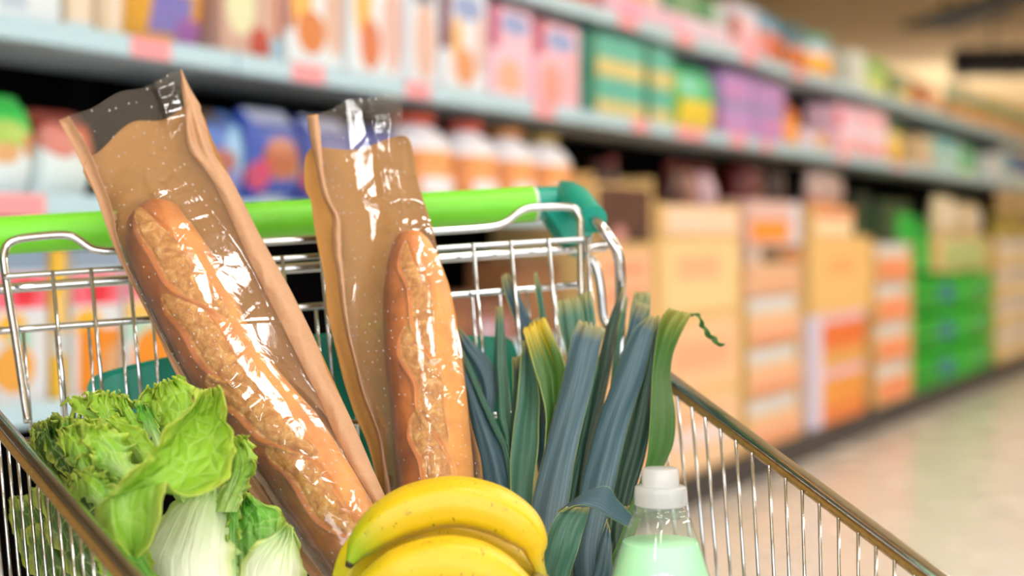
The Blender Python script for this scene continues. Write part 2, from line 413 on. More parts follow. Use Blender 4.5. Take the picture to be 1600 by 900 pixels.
carton(345, 443, zm, .288, '#c9a798', [(B, 0, .12, .45, 1, '#a94a26'), (B, .2, .82, .62, 1, '#e6e6f0'), (E, .3, .42, .24, .24, '#dfe2ba'), (E, .62, .12, .18, .14, '#b23c2c'), (B, .8, 1, 0, .2, '#8fc0dc'), (B, .88, 1, .2, 1, '#b2552a')], 'brown edged box with a red spot, standing right of the orange cereal bag', group=g)
V1 = [(B, 0, .12, .3, 1, '#b2572a'), (E, .25, .62, .2, .3, '#f0b860'), (E, .42, .3, .26, .18, '#d07c3c'), (E, .85, .55, .2, .42, '#d8b4a4')]
V2 = [(E, .25, .62, .17, .3, '#ecb964'), (E, .38, .3, .2, .22, '#d2764a'), (E, .8, .5, .2, .42, '#dcb6b0'), (B, 0, 1, .9, 1, '#b4ccf0')]
carton(447, 538, zm, .288, '#e3eff8', V1, 'white box with an orange blob, above the gap between the two baguette bags', group=g)
carton(544, 632, zm, .288, '#e6f1fb', V2, 'white box with a reddish blob on the middle shelf, just above the right baguette bag', group=g)
carton(635, 688, zm, .288, '#dfe9f6', [(B, .2, .8, .75, 1, '#6c7890'), (E, .55, .42, .34, .36, '#dcb8aa')], 'narrow white box with a dark grey top and a beige blob on the middle shelf', group=g)
carton(692, 762, zm, .29, '#e8eef8', [(B, 0, .16, .4, 1, '#7c4c66'), (E, .55, .82, .36, .12, '#8fa4d4'), (E, .3, .5, .14, .22, '#eab870'), (E, .48, .26, .26, .18, '#dd9868'), (E, .86, .5, .14, .3, '#dcc0bc')], 'white box with a plum edge and blue oval, left of the pink boxes', group=g)
carton(766, 832, zm, .27, '#f4c6da', [(B, 0, .2, .55, 1, '#b2386c'), (E, .58, .83, .36, .12, '#8ea2d6'), (E, .45, .24, .3, .2, '#f0ae92'), (B, 0, 1, 0, .1, '#ecdff0')], 'left one of the two pink boxes with a blue oval on the middle shelf', group=g)
carton(836, 906, zm, .26, '#f6c0d4', [(B, 0, .2, .6, 1, '#b43a5e'), (E, .56, .8, .34, .13, '#90a4d8'), (E, .35, .28, .24, .26, '#ee9c90'), (E, .85, .4, .2, .3, '#f2b0bc')], 'right one of the two pink boxes with a blue oval on the middle shelf', group=g)
TY = [(B, 0, 1, 0, .42, '#d9c97e'), (B, 0, .12, 0, 1, '#0d6b46')]
for k, (a, b, nm) in enumerate(((920, 1009, 'wide'), (1012, 1052, 'narrow'))):
    for j in (0, 1):
        carton(a, b, zm+j*.135, .134, '#4fb3a4', TY, '%s teal and yellow box, %s of its pair, above the teal handle end' % (nm, ('bottom', 'top')[j]), group='teal and yellow boxes on the middle shelf')
pouch(1055, 1127, zm, .24, '#38bf78', [(B, 0, 1, 0, .47, '#eed23e'), (B, 0, .14, 0, 1, '#5aa02a'), (E, .35, .7, .2, .16, '#66cdb8')], 'green and yellow bag standing between the teal boxes and the purple packs', group=g)
PV = [(B, 0, 1, .45, .62, '#8f84bc'), (E, .35, .72, .3, .1, '#c67fbe'), (B, 0, 1, 0, .2, '#c48cc4')]
carton(1130, 1178, zm, .25, '#b68cd0', PV, 'purple pack standing next to the green and yellow bag', group=g)
carton(1179, 1226, zm, .245, '#b084c8', PV[:1]+[(E, .6, .3, .3, .12, '#cc84bc')], 'purple pack standing next to the orange bottle', group=g)
jug(1230, 1262, zm, .23, '#f09a24', '8a3c10', [(B, 0, 1, .62, .9, '#b8521a'), (B, 0, 1, 0, .12, '#e8b070')], 'orange bottle on the middle shelf between the purple packs and the dark gap', g)
pouch(1264, 1306, zm, .10, '#e3d3e8', [(E, .6, .5, .35, .4, '#ecb884')], 'low white and peach packet in front of the dark gap on the middle shelf', group=g)
carton(1308, 1346, zm, .24, '#f2c6dc', [(B, 0, 1, .45, .6, '#efe2f6'), (B, 0, .2, .5, .9, '#d84a68'), (B, 0, 1, 0, .35, '#f0b4bc')], 'pink and white box beside the dark gap on the middle shelf', group=g)
carton(1347, 1386, zm, .25, '#f4c2d2', [(B, 0, 1, .4, .58, '#f0e4f6'), (B, 0, 1, .05, .3, '#f0aab4')], 'pink and white box next to the green lidded jar', group=g)
jar(1391, 1431, zm, .22, '#d9bd6a', '2f6b44', [(E, .5, .35, .3, .2, '#e0b03c')], 'jar with dark green lid and yellow label on the middle shelf', g)
carton(1433, 1456, zm, .18, '#d2bc9a', [(B, 0, 1, 0, .3, '#d6a890')], 'small beige box beside the green lidded jar', group=g)
carton(1458, 1500, zm, .2, '#a9d2ce', [(B, .1, .8, .6, 1, '#6fafbc')], 'pale teal box on the far middle shelf', group=g)
jar(1503, 1543, zm, .2, '#5cb38c', '1d7458', [(B, 0, 1, 0, .3, '#bfdc8c')], 'green jar on the far middle shelf between two pale boxes', g)
carton(1545, 1570, zm, .17, '#d8dce2', [], 'white box between the green jar and the blue box', group=g)
carton(1572, 1640, zm, .21, '#56a9c4', [(B, .1, .6, .4, .9, '#4a4f9c'), (B, 0, 1, 0, .3, '#dfe3dc')], 'blue and teal box at the right end of the middle shelf', group=g)

# --- top shelf
g = 'packets on the top shelf'
carton(700, 832, zu, .12, '#c46a50', [(B, 0, 1, .5, 1, '#e8d4c4')], 'low red and cream box on the top shelf, left of the red bag', group=g)
pouch(846, 946, zu, .16, '#cf3d3c', [(B, 0, 1, 0, .3, '#e38878'), (E, .5, .6, .3, .2, '#a81e26')], 'red bag on the top shelf at the upper edge of the picture', group=g)
carton(949, 1036, zu, .085, '#f2c4d8', [(E, .4, .5, .3, .3, '#f2a8c8')], 'pink box on the top shelf next to the red bag', group=g)
carton(1038, 1140, zu, .085, '#ead3e8', [(B, .05, .3, .3, .8, '#f0b4d0')], 'lilac and pink box on the top shelf, below the green packets', group=g)
carton(955, 1034, zu+.087, .1, '#e2d6d0', [(E, .5, .2, .3, .25, '#e0944c')], 'cream box lying on the pink box of the top shelf', group=g)
carton(1040, 1092, zu+.087, .09, '#6d9c70', [(B, 0, .2, 0, 1, '#2c7a48')], 'left green packet lying on the lilac and pink box', group=g)
carton(1094, 1136, zu+.087, .085, '#3f8a58', [(B, .5, 1, 0, 1, '#b8ccc8')], 'right green packet lying on the lilac and pink box', group=g)
carton(1142, 1184, zu, .2, '#f0cadb', [(B, 0, .35, .3, .75, '#b0584c'), (B, 0, 1, .75, 1, '#cfd4e8'), (E, .7, .25, .5, .2, '#f2b4c6')], 'pink box with a pale blue top on the top shelf', group=g)
pouch(1186, 1232, zu, .23, '#cf6434', [(B, 0, 1, .55, 1, '#5f9cc8'), (B, .3, 1, .8, 1, '#2d5f7c'), (B, 0, .4, 0, .4, '#efa4a8')], 'blue topped orange bag on the top shelf beside the orange jars', group=g)
jar(1236, 1268, zu, .21, '#c66a2a', '2d6a78', [(B, 0, 1, .6, 1, '#5a7488')], 'brown orange jar with dark teal lid on the top shelf', g)
jar(1276, 1322, zu, .21, '#fbb434', '4aa494', [(B, 0, 1, .66, 1, '#c4d4ec'), (B, 0, 1, 0, .2, '#eab070')], 'bright orange jar with teal lid on the top shelf', g, n=-.02)
carton(1332, 1354, zu, .19, '#dfe8e0', [], 'white box on the top shelf beside the lime green box', group=g)
carton(1355, 1386, zu, .18, '#b8d67e', [(B, 0, 1, .7, 1, '#7fb35c'), (B, 0, 1, 0, .3, '#e4e48c')], 'lime green box on the top shelf', group=g)
jug(1391, 1411, zu, .19, '#4a6420', '2c4416', [(B, 0, 1, 0, .2, '#8a8c2c')], 'dark green bottle on the top shelf', g)
jug(1412, 1434, zu, .18, '#e2bd34', '6f9c70', [(B, 0, 1, .5, .8, '#a8c4b4')], 'yellow bottle on the top shelf beside the dark green one', g)
jug(1438, 1462, zu, .2, '#b0602a', 'a98a60', [], 'brown bottle on the top shelf', g)
jug(1464, 1486, zu, .19, '#dba47e', 'b89a70', [(B, 0, 1, 0, .3, '#dcb060')], 'peach coloured bottle on the top shelf', g)
for k, (a, b) in enumerate(((1491, 1545), (1547, 1640))):
    w_ = ('nearer', 'farther')[k]
    carton(a, b, zu, .1, '#d9932f', [(B, 0, 1, .8, 1, '#c8a850')], '%s orange tray box on the top shelf beneath the black duct' % w_, group=g)
    pouch(a+2, b-2, zu+.102, .13, '#8fb0a0', [(E, .4, .6, .4, .3, '#c4b890')] if k == 0 else [(B, 0, 1, .45, 1, '#a89a12')], '%s packet lying on the orange tray boxes' % ('pale teal', 'olive yellow')[k], group=g)

# --- lower shelf, left: packets and bottles
g = 'packets on the lower shelf'
def loaf_pack(a, b, h, base, shapes, label): return pouch(a, b, zl, h, base, shapes, label, group=g, dep=.12)
loaf_pack(-90, -18, .17, '#dbe9ef', [(B, 0, 1, .6, 1, '#3fa858')], 'white packet with a green top at the left edge of the lower shelf')
loaf_pack(-15, 70, .185, '#dceaf0', [(B, 0, 1, .55, 1, '#35c050'), (E, .35, .6, .4, .14, '#9cc050'), (E, .3, .42, .25, .1, '#d8a878'), (E, .8, .5, .2, .12, '#c88a50')], 'white packet with a bright green top on the lower shelf, left of the baguette bag')
loaf_pack(74, 162, .165, '#d6e6ea', [(B, 0, 1, .72, 1, '#8c3a30'), (E, .78, .62, .24, .22, '#d8693a'), (E, .3, .66, .3, .2, '#c87a70')], 'white packet with a red orange top, seen through the left baguette bag')
LB = [(E, .5, .48, .34, .22, '#b0684a'), (E, .15, .3, .14, .16, '#c4486c'), (B, .1, .9, .84, 1, '#b6bedc'), (E, .9, .36, .14, .12, '#c8a860'), (B, .2, .7, 0, .1, '#c4ccd4')]
loaf_pack(322, 398, .20, '#3f6cc0', [(E, .75, .55, .3, .3, '#8cc0ec'), (E, .35, .44, .3, .14, '#a86a62'), (E, .6, .2, .3, .16, '#7a86c8'), (B, 0, .6, .85, 1, '#5a4a34')], 'blue bread packet touching the left baguette bag on the lower shelf')
loaf_pack(400, 486, .215, '#2f4fae', LB, 'blue bread packet with a brown loaf picture, between the two baguette bags')
loaf_pack(489, 570, .21, '#34489c', LB[1:], 'blue bread packet seen through the clear top of the right baguette bag')
loaf_pack(572, 652, .20, '#2f45a0', LB[:2], 'blue bread packet just behind the right edge of the right baguette bag')
gb = 'white and orange bottles on the lower shelf'
CAPS = ['c8441c', 'c04428', 'c07a2c', 'a88a3a']
for k, (a, b) in enumerate(((656, 736), (738, 800), (802, 858), (860, 914))):
    jug(a, b, zl, .262-.006*k, '#ecebf4', CAPS[k], [(B, 0, 1, .36, .68, '#efa468'), (B, 0, .18, 0, .68, '#d88a48'), (B, .82, 1, 0, .68, '#d88a48'), (E, .25, .06, .3, .12, '#efae5c')],
        'white and orange bottle on the lower shelf, %s from the right baguette bag' % ORD[k], gb)
# --- bottom shelf, left: bright cartons seen through the cart
g = 'bright cartons on the bottom shelf'
QF = [(B, 0, 1, .88, 1, '#9db4cc'), (B, 0, 1, .62, .84, '#e2667c'), (E, .55, .72, .22, .1, '#d8283c'), (E, .3, .5, .3, .1, '#e6b030'), (E, .45, .42, .22, .09, '#8cc8b0'), (E, .75, .25, .5, .22, '#dd8410'), (E, .2, .2, .2, .14, '#e0a448')]
carton(-95, -12, zb, .285, '#d2d8e2', QF, 'carton with a red band at the left edge of the picture, behind the cart rails', group=g)
carton(-9, 78, zb, .285, '#d2d8e2', [(B, 0, 1, .86, 1, '#7f98b4')]+QF[1:5]+[(E, .35, .24, .4, .16, '#dea040')], 'carton with a red band and orange splash, leftmost behind the cart gate', group=g)
carton(81, 108, zb, .285, '#e4b83c', [(B, 0, 1, .5, .7, '#e6c070'), (B, 0, 1, .3, .45, '#c9d4dc')], 'narrow yellow carton behind the cart gate', group=g)
carton(111, 192, zb, .285, '#d4dbe4', [(B, 0, 1, .86, 1, '#8499b2')]+QF[1:4]+[(B, .1, 1, .0, .46, '#dd8512'), (E, .9, .15, .3, .2, '#cc9c70')], 'carton with a red band above a large orange field, behind the cart gate', group=g)
carton(195, 270, zb, .285, '#d4dbe4', [(B, 0, 1, .86, 1, '#92a8c0'), (E, .3, .42, .3, .1, '#a8d4c4'), (B, 0, 1, .5, .62, '#e6bc5c'), (B, 0, 1, .64, .84, '#e07084'), (E, .6, .2, .5, .24, '#e08a16')], 'carton with a red band just left of the left baguette', group=g)
carton(273, 345, zb, .285, '#d4dbe4', QF, 'carton with a red band hidden mostly by the left baguette', group=g)
# brown boxes low down in the second bay
g = 'brown cartons on the bottom shelf'
carton(688, 742, zb, .15, '#7c4a30', [(B, .1, .9, .3, .6, '#96603c')], 'brown carton on the bottom shelf behind the cart gate, next to the right baguette', group=g, n=-.08)
carton(745, 800, zb, .12, '#b9838a', [(B, 0, 1, .6, 1, '#80503c'), (B, .1, .5, .1, .5, '#c8b4c8')], 'pinkish carton on the bottom shelf behind the slender leek leaf', group=g, n=-.08)
carton(803, 875, zb, .24, '#8c5e3a', [(B, 0, 1, .8, 1, '#744a2c')], 'large brown carton on the bottom shelf behind the leek tips', group=g, n=-.08)

# --- cardboard displays on the base of the far bays
M_card = plain('corrugated_cardboard_tan', '#dcb87a', .8, 0, .08, 30)
M_cardp = plain('printed_cardboard_peach', '#e0b088', .8, 0, .05, 20)
M_tray_in = plain('white_tray_filling', '#dcdcdf', .6)
Zd = .131
def display_box(px0, px1, z, h, label, panel, dep=.36, n=-.01, open_top=False, group='cardboard cartons on the shelf base', edge=True):
    """a carton: body, a slightly proud printed front panel, folded top flaps"""
    s, wd = place(px0, px1, z, n)
    t = thing('cardboard_carton', label, 'box', S(s, n, z), RZ, group)
    if open_top:
        m = MB(); m.box((-wd/2, 0, 0), (wd/2, dep, .01)); m.box((-wd/2, 0, 0), (wd/2, .008, h)); m.box((-wd/2, dep-.008, 0), (wd/2, dep, h*1.15))
        m.box((-wd/2, 0, 0), (-wd/2+.008, dep, h*1.15)); m.box((wd/2-.008, 0, 0), (wd/2, dep, h*1.15)); m.build('body', M_card, t, False, True)
    else:
        MB().box((-wd/2, 0, 0), (wd/2, dep, h), .004).build('body', M_card, t, False, True)
        MB().box((-wd/2+.004, .002, h), (wd/2-.004, dep*.49, h+.004)).box((-wd/2+.004, dep*.51, h), (wd/2-.004, dep-.002, h+.004)).build('flap', M_card, t, False, True)
    if panel: MB().box((-wd/2+wd*.08, -.002, h*.05), (wd/2-wd*.06, .001, h*.95)).build('printed_panel', panel, t, False, True)
    return t
def tray(px0, px1, z, h, label, front, n=-.01, dep=.36, group='open trays stacked on the shelf base'):
    """a shallow open tray with its white contents showing above the front wall"""
    s, wd = place(px0, px1, z, n); t = thing('cardboard_tray', label, 'tray', S(s, n, z), RZ, group); k = .008
    m = MB(); m.box((-wd/2, 0, 0), (wd/2, dep, k)); m.box((-wd/2, 0, 0), (wd/2, k, h*.66)); m.box((-wd/2, dep-k, 0), (wd/2, dep, h))
    m.box((-wd/2, 0, 0), (-wd/2+k*2.2, dep, h)); m.box((wd/2-k*2.2, 0, 0), (wd/2, dep, h)); m.build('tray_body', M_card, t, False, True)
    MB().box((-wd/2+wd*.07, -.002, h*.08), (wd/2-wd*.07, .001, h*.58)).build('printed_front', front, t, False, True)
    f = MB(); nn = 5
    for i in range(nn):
        x0 = -wd/2+.02+(wd-.04)*i/nn; x1 = x0+(wd-.04)/nn-.003; f.box((x0, .02, k), (x1, dep-.02, h*.96), .006)
    f.build('packets', M_tray_in, t, False, True); return t
pk = lambda b, sh=(): pack_mat(b, tuple(sh), .7)
PEACH = pk('#e2b08a', [(B, .1, .9, .68, .8, '#d98f6e'), (B, .1, .9, .25, .5, '#dc9c78')])
PEACH2 = pk('#e0bf84', [(B, .15, .85, .62, .76, '#d99a72'), (B, .1, .9, .3, .42, '#e2a07c')])
ORG = pk('#dc8a62', [(B, 0, 1, .5, .7, '#e0a070')])
def zpx(px, y): return H+(CY-y)*(6235*H/(2110-px))/F
# first stack, partly behind the cart's rear corner
display_box(922, 1022, Zd, .275, 'peach carton at the foot of the stack behind the leeks', PEACH)
display_box(922, 1022, Zd+.281, .275, 'peach carton in the middle of the stack behind the leeks', PEACH2)
display_box(922, 1022, Zd+.562, .275, 'peach carton below the dark open box, behind the teal handle end', PEACH)
bx = display_box(924, 1022, Zd+.843, .20, 'dark brown open box on top of the peach cartons beside the teal handle end', pk('#4c2613', [(B, 0, 1, 0, .2, '#3a1a10'), (E, .4, .12, .12, .16, '#c88a84')]), open_top=True)
jug(938, 955, Zd+.855, .27, '#3a1710', '501810', [], 'dark bottle standing in the brown open box, left of two', 'dark bottles in the open boxes', n=-.1)
jug(960, 977, Zd+.855, .29, '#4a1810', '701c14', [], 'dark bottle standing in the brown open box, right of two', 'dark bottles in the open boxes', n=-.1)
# second stack
display_box(1026, 1158, Zd, .28, 'wide pale carton at the foot of the tall stack right of the leeks', pk('#e6c4a0', [(B, .1, .9, .35, .6, '#e4d6d6'), (B, .1, .9, .7, .85, '#dea880')]))
display_box(1026, 1158, Zd+.286, .29, 'wide tan carton in the middle of the tall stack right of the leeks', pk('#e8bf92', [(B, .1, .9, .3, .7, '#e0a884')]))
display_box(1026, 1158, Zd+.582, .285, 'wide tan carton second from the top of the tall stack right of the leeks', pk('#e6ca92', [(B, .15, .75, .45, .8, '#dfae84')]))
display_box(1028, 1158, Zd+.873, .11, 'open tray on top of the tall tan stack, dark bottles standing in it', pk('#f2d4b4', [(B, 0, 1, .2, .7, '#f2ccb4')]), open_top=True, group='open boxes')
for k, (a, b_, cc) in enumerate(((1058, 1078, '#4a2018'), (1081, 1097, '#9a6a5c'), (1108, 1128, '#c8a8b4'))):
    jug(a, b_, Zd+.885, .26, cc, '6a241c', [], '%s in the open tray of the tall tan stack' % ('dark brown bottle', 'dull brown bottle', 'pale pink bottle')[k], 'bottles in the open tray', n=-.06)
# third stack: trays
for k in range(3):
    tray(1166, 1254, Zd+k*.208, .206, 'open tray with white packets, %s of the wide tray stack' % ('bottom', 'middle', 'topmost')[k], pk('#e4b490', [(B, 0, 1, 0, .45, '#dc9474')]))
carton(1168, 1252, Zd+.625, .13, '#e2b692', [(B, .1, .9, .2, .5, '#dfa684')], 'peach box lying on the wide tray stack', group='boxes on the tray stack', n=-.015, dep=.3)
carton(1172, 1250, Zd+.757, .075, '#9a7858', [(B, .2, .5, .1, .7, '#6a5c40'), (B, .7, 1, .2, .6, '#d8824c'), (B, 0, .2, 0, 1, '#e4d4c8')], 'small brown box lying on the peach box of the tray stack', group='boxes on the tray stack', n=-.05, dep=.2)
carton(1168, 1252, Zd+.834, .185, '#ddb8b4', [(B, .05, .75, .1, .55, '#f59320'), (B, .8, 1, 0, 1, '#dcd8e4')], 'box with a bright orange label on top of the wide tray stack', group='boxes on the tray stack', n=-.015, dep=.3)
jug(1176, 1206, Zd+1.021, .18, '#5a140e', '3a0e0a', [], 'dark red bottle standing on the box with the orange label', n=-.1)
jug(1216, 1236, Zd+1.021, .17, '#2c1410', '2a0c0a', [], 'near black bottle standing on the box with the orange label', n=-.1)
# fourth stack
for k in range(2):
    carton(1266, 1352, Zd+k*.256, .254, '#e2942a' if k == 0 else '#de6c1c', [(B, 0, .2, 0, 1, '#d6d0ea'), (B, .2, 1, .84, 1, '#e8bccc'), (B, .2, 1, 0, .35, '#dd7a2a' if k == 0 else '#d8a050')], ('orange box with a lilac edge at the foot of the stack', 'deep orange box with a lilac edge under the tall tan carton')[k], group='orange boxes', n=-.01, dep=.3)
display_box(1266, 1362, Zd+.512, .355, 'tall tan carton standing on the orange boxes', pk('#e2b874', [(B, .2, .7, .5, .75, '#dea464')]))
display_box(1268, 1334, Zd+.873, .13, 'cream carton with a red stripe lying on the tall tan carton', pk('#f0d8b0', [(B, 0, 1, .6, .95, '#d88460')]))
pouch(1276, 1326, Zd+1.009, .17, '#b09a98', [(B, 0, 1, 0, .2, '#d88868')], 'pale grey packet on top of the cream carton with a red stripe', n=-.06)
# fifth stack: narrow trays
for k in range(4):
    tray(1368, 1426, Zd+k*.21, .208, 'open tray with orange front, %s from the floor in the stack beside the green packs' % ('first', 'second', 'third', 'fourth')[k], pk('#e28c62'))
carton(1340, 1358, Zd+.872, .22, '#072210', [(B, .6, 1, 0, .6, '#0c4a1c')], 'very dark green box on the tall tan carton, beside the cream carton', n=-.08)
carton(1372, 1424, Zd+.842, .22, '#0a3416', [(B, .55, 1, 0, .7, '#12b43c')], 'dark green box with a bright corner on the narrow tray stack', n=-.05)
# the green wrapped bottle pack: shrink film over 8 bottles
def green_pack(px0, px1, z, h, label):
    s, wd = place(px0, px1, z, -.01); t = thing('bottle_pack', label, 'bottle pack', S(s, -.01, z), RZ, 'green wrapped bottle packs')
    dep = .36; m = MB(); MB().box((-wd/2, 0, 0), (wd/2, dep, h*.86), .02).build('shrink_film', pack_mat('#02a80c', ((B, 0, .25, 0, 1, '#048f12'), (E, .36, .5, .1, .3, '#105a8c'), (E, .8, .5, .14, .3, '#3f9a50'), (B, 0, 1, .9, 1, '#0cbc24')), .55), t, True, True, 30)
    for i in range(3):
        for j in range(2):
            q = MB().lathe([(.022, h*.86), (.022, h*.98), (.018, h*.995)], 16, (-wd/2+wd*(i+.5)/3, dep*(j+.5)/2, 0)).build('bottle_cap', M_gcap, t, True, True)
    return t
M_gcap = plain('green_cap_plastic', '#159a2c', .3)
for k in range(3): green_pack(1431, 1552, Zd+k*.22, .218, 'green wrapped pack of bottles, %s of three stacked at the end of the shelf base' % ('lowest', 'middle', 'topmost')[k])
display_box(1464, 1545, Zd+.662, .21, 'olive beige carton on top of the green wrapped packs', pk('#a3b274', [(B, 0, 1, .8, 1, '#c4c494')]), dep=.3)
carton(1436, 1452, Zd+.662, .32, '#1cb440', [(B, 0, 1, .75, 1, '#0c6a24')], 'bright green box on the green wrapped packs, beside the olive carton')
for k, (a, b_, cc) in enumerate(((1470, 1502, '#ddd0ae'), (1506, 1540, '#cdbb92'))):
    pouch(a, b_, Zd+.878, .24-.03*k, cc, [(E, .5, .5, .3, .25, '#e8e0d8')], '%s packet standing on the olive beige carton' % ('cream', 'beige')[k], n=-.05)
for k in range(4):
    tray(1557, 1625, Zd+k*.212, .21, 'beige tray, %s from the floor in the last stack at the right edge' % ('first', 'second', 'third', 'fourth')[k], pk('#dac69e'))
pouch(1562, 1620, Zd+.85, .2, '#8a7a20', [(B, 0, 1, 0, .4, '#c8b454')], 'olive yellow packet on the last stack of trays at the right edge', n=-.05)
# ------------------------------------------------------------------ the shopping cart
def chrome(name, grime=0.0, base='#c9ccd0', metal=1.0):
    n = NT(name); v = n.coord('Object', (1, 1, 1)); nz = n.noise(v, 220, 4, .6)
    col = n.mix(n.ramp(nz, [(.5-.1*grime, 0.0), (.75, min(1.0, grime))]), lin(base), lin('#9a7844')) if grime else lin(base)
    return n.done(n.bsdf(col, .13+.14*grime, metal, n.bump(nz, .12+.2*grime, .0006)))
M_chrome = chrome('chrome_wire'); M_chrome_rail = chrome('chrome_rail_worn', .8, '#b08c50', .35)
n = NT('handle_grip_green'); v = n.coord('Object'); M_grip = n.done(n.bsdf(n.mix(n.noise(v, 60, 3), lin('#72d22c'), lin('#7cdb36')), .45, 0, n.bump(n.noise(v, 900, 2), .08, .0004)))
M_teal = plain('moulded_teal_plastic', '#009682', .38, 0, .03)
M_teal2 = plain('child_seat_teal_plastic', '#008a74', .42, 0, .03)
M_white = plain('white_plastic_ring', '#d8d8d4', .4)
M_tyre = plain('grey_rubber_tyre', '#3a3a3c', .6)

GA, GB = P(5, 432, 1.36), P(917, 373, 1.50)                      # the two top corners of the gate
gx = GB-GA; gx[2] = 0; gx /= np.linalg.norm(gx); gn = np.array([gx[1], -gx[0], 0])   # along the gate, towards the basket
gdown = np.array([0, 0, -1.])+.28*gn; gdown /= np.linalg.norm(gdown)
gnorm = np.cross(GB-GA, gdown); gnorm /= np.linalg.norm(gnorm)
if gnorm[1] > 0: gnorm = -gnorm
def G(x, y, back=0.0):
    """point of the gate plane seen at a pixel, set back from the basket by `back` metres"""
    r = np.array([(x-CX)/F, 1, (CY-y)/F]); q = GA-gnorm*back; o = np.array([0, 0, H])
    return o+r*(np.dot(q-o, gnorm)/np.dot(r, gnorm))
cart = thing('shopping_cart', 'chrome wire shopping cart with a lime green handle and teal handle end', 'shopping cart', (.03, 1.2, 0))
# handle
hd = lambda x: np.interp(x, [-60, 940], [1.45, 1.60])
def HP(x, y): return P(x, y, hd(x))
MB().tube([HP(-45, 371), HP(400, 344.5), HP(833, 318.5)], .0168, 32, 20).build('handle_grip', M_grip, cart, auto=50)
r_ = MB(); r_.tube([HP(833, 318.5), HP(837, 318.2)], .0172, 32); r_.tube([HP(-49, 371.3), HP(-45, 371)], .0172, 32); r_.build('grip_ring', M_white, cart, auto=40)
def handle_end(x, y, dx, mirror):
    m = MB(); m.tube([HP(x, y), HP(x+dx*30, y-1.5*dx), HP(x+dx*48, y-2.4*dx)], .0160, 32)
    a = P(x+dx*46, y-25, hd(x)+.005); b = P(925, 341, 1.51) if dx > 0 else a+gn*.1+np.array([-.004, 0, -.03])
    m.tube([a-(b-a)*.12, a-(b-a)*.08, a, a+(b-a)*.5, b], [.004, .011, .0145, .0135, .0122], 28, 14)
    # web below the sleeve
    q = [HP(x+dx*4, y+8), HP(x+dx*52, y-8), HP(x+dx*78, y+40), HP(x+dx*74, y+85), HP(x+dx*50, y+78)]
    V = [p+gn*k for k in (-.012, .02) for p in q]; k5 = len(q)
    fc = [tuple(range(k5)), tuple(range(2*k5-1, k5-1, -1))]+[(i, k5+i, k5+(i+1) % k5, (i+1) % k5) for i in range(k5)]
    m.add(V, fc); o = m.build('handle_end', M_teal, cart, auto=40); o['label'] = 'teal moulded end of the handle'
    rg = MB(); t = (b-a)/np.linalg.norm(b-a); rg.tube([b-t*.006, b+t*.004], .0132, 24); rg.tube([b+t*.003, b+t*.0055], .0105, 24); rg.build('socket', M_teal, o, auto=40)
    return b, t
eb, et = handle_end(837, 318.2, 1, 0)
handle_end(-49, 371.3, -1, 1)
# gate: loop of thick wire, panel of thin wire
gate = MB().tube([G(44, 660), G(27, 545), G(14, 465), G(6.5, 412), G(6, 398), G(12, 382), G(28, 374), G(60, 369.5), G(95, 367), G(112, 369), G(126, 377), G(142, 388), G(156, 391.5), G(180, 392), G(300, 384.5), G(440, 376.5), G(600, 366.5), G(690, 360.5), G(755, 356), G(780, 352), G(795, 344), G(810, 332), G(826, 325.5), G(850, 323.5), G(885, 323), G(899, 327), G(906.5, 340), G(907, 360), G(908, 420), G(910, 480), G(913, 560), G(917, 660)], .0035, 14, 260).build('gate_loop', M_chrome, cart)
w = MB(); e = .006
w.tube([G(5, 432, -e), G(300, 413, -e), G(600, 393.5, -e), G(905, 374, -e), G(914, 374.5, -e), G(919, 381, -e), G(920.5, 395, -e), G(921, 430, -e), G(923, 520, -e), G(928, 660, -e)], .0024, 12, 120)
for i in range(15):
    x0 = 82+59.8*i+(.9 if i > 6 else 0)-.22*max(0, i-7)**1.6; y0 = 427-.0645*(x0-82)
    w.tube([G(x0, y0-4, -e-.003), G(x0+.095*(690-y0), 690, -e-.003)], .0017, 8)
w.tube([G(-40, 520, .006), G(300, 494, .006), G(600, 470, .006), G(912, 444.5, .006)], .0030, 12, 12)
for x0 in (36, 87, 138, 189, 239, 290, 341, 392, 443, 493, 542, 591, 640, 688, 737, 780, 823, 866):
    y0 = 517-.0762*x0; w.tube([G(x0, y0, .012), G(x0+.085*(690-y0), 690, .012)], .0014, 8)
w.tube([G(30, 690, 0), G(930, 640, 0)], .003, 10, 8)
w.build('gate_wires', M_chrome, gate)
MB().tube([G(-45, 455, .022), G(300, 430, .022), G(700, 402.5, .022), G(948, 385, .022)], .0044, 14, 12).build('rear_rail', M_chrome, cart)
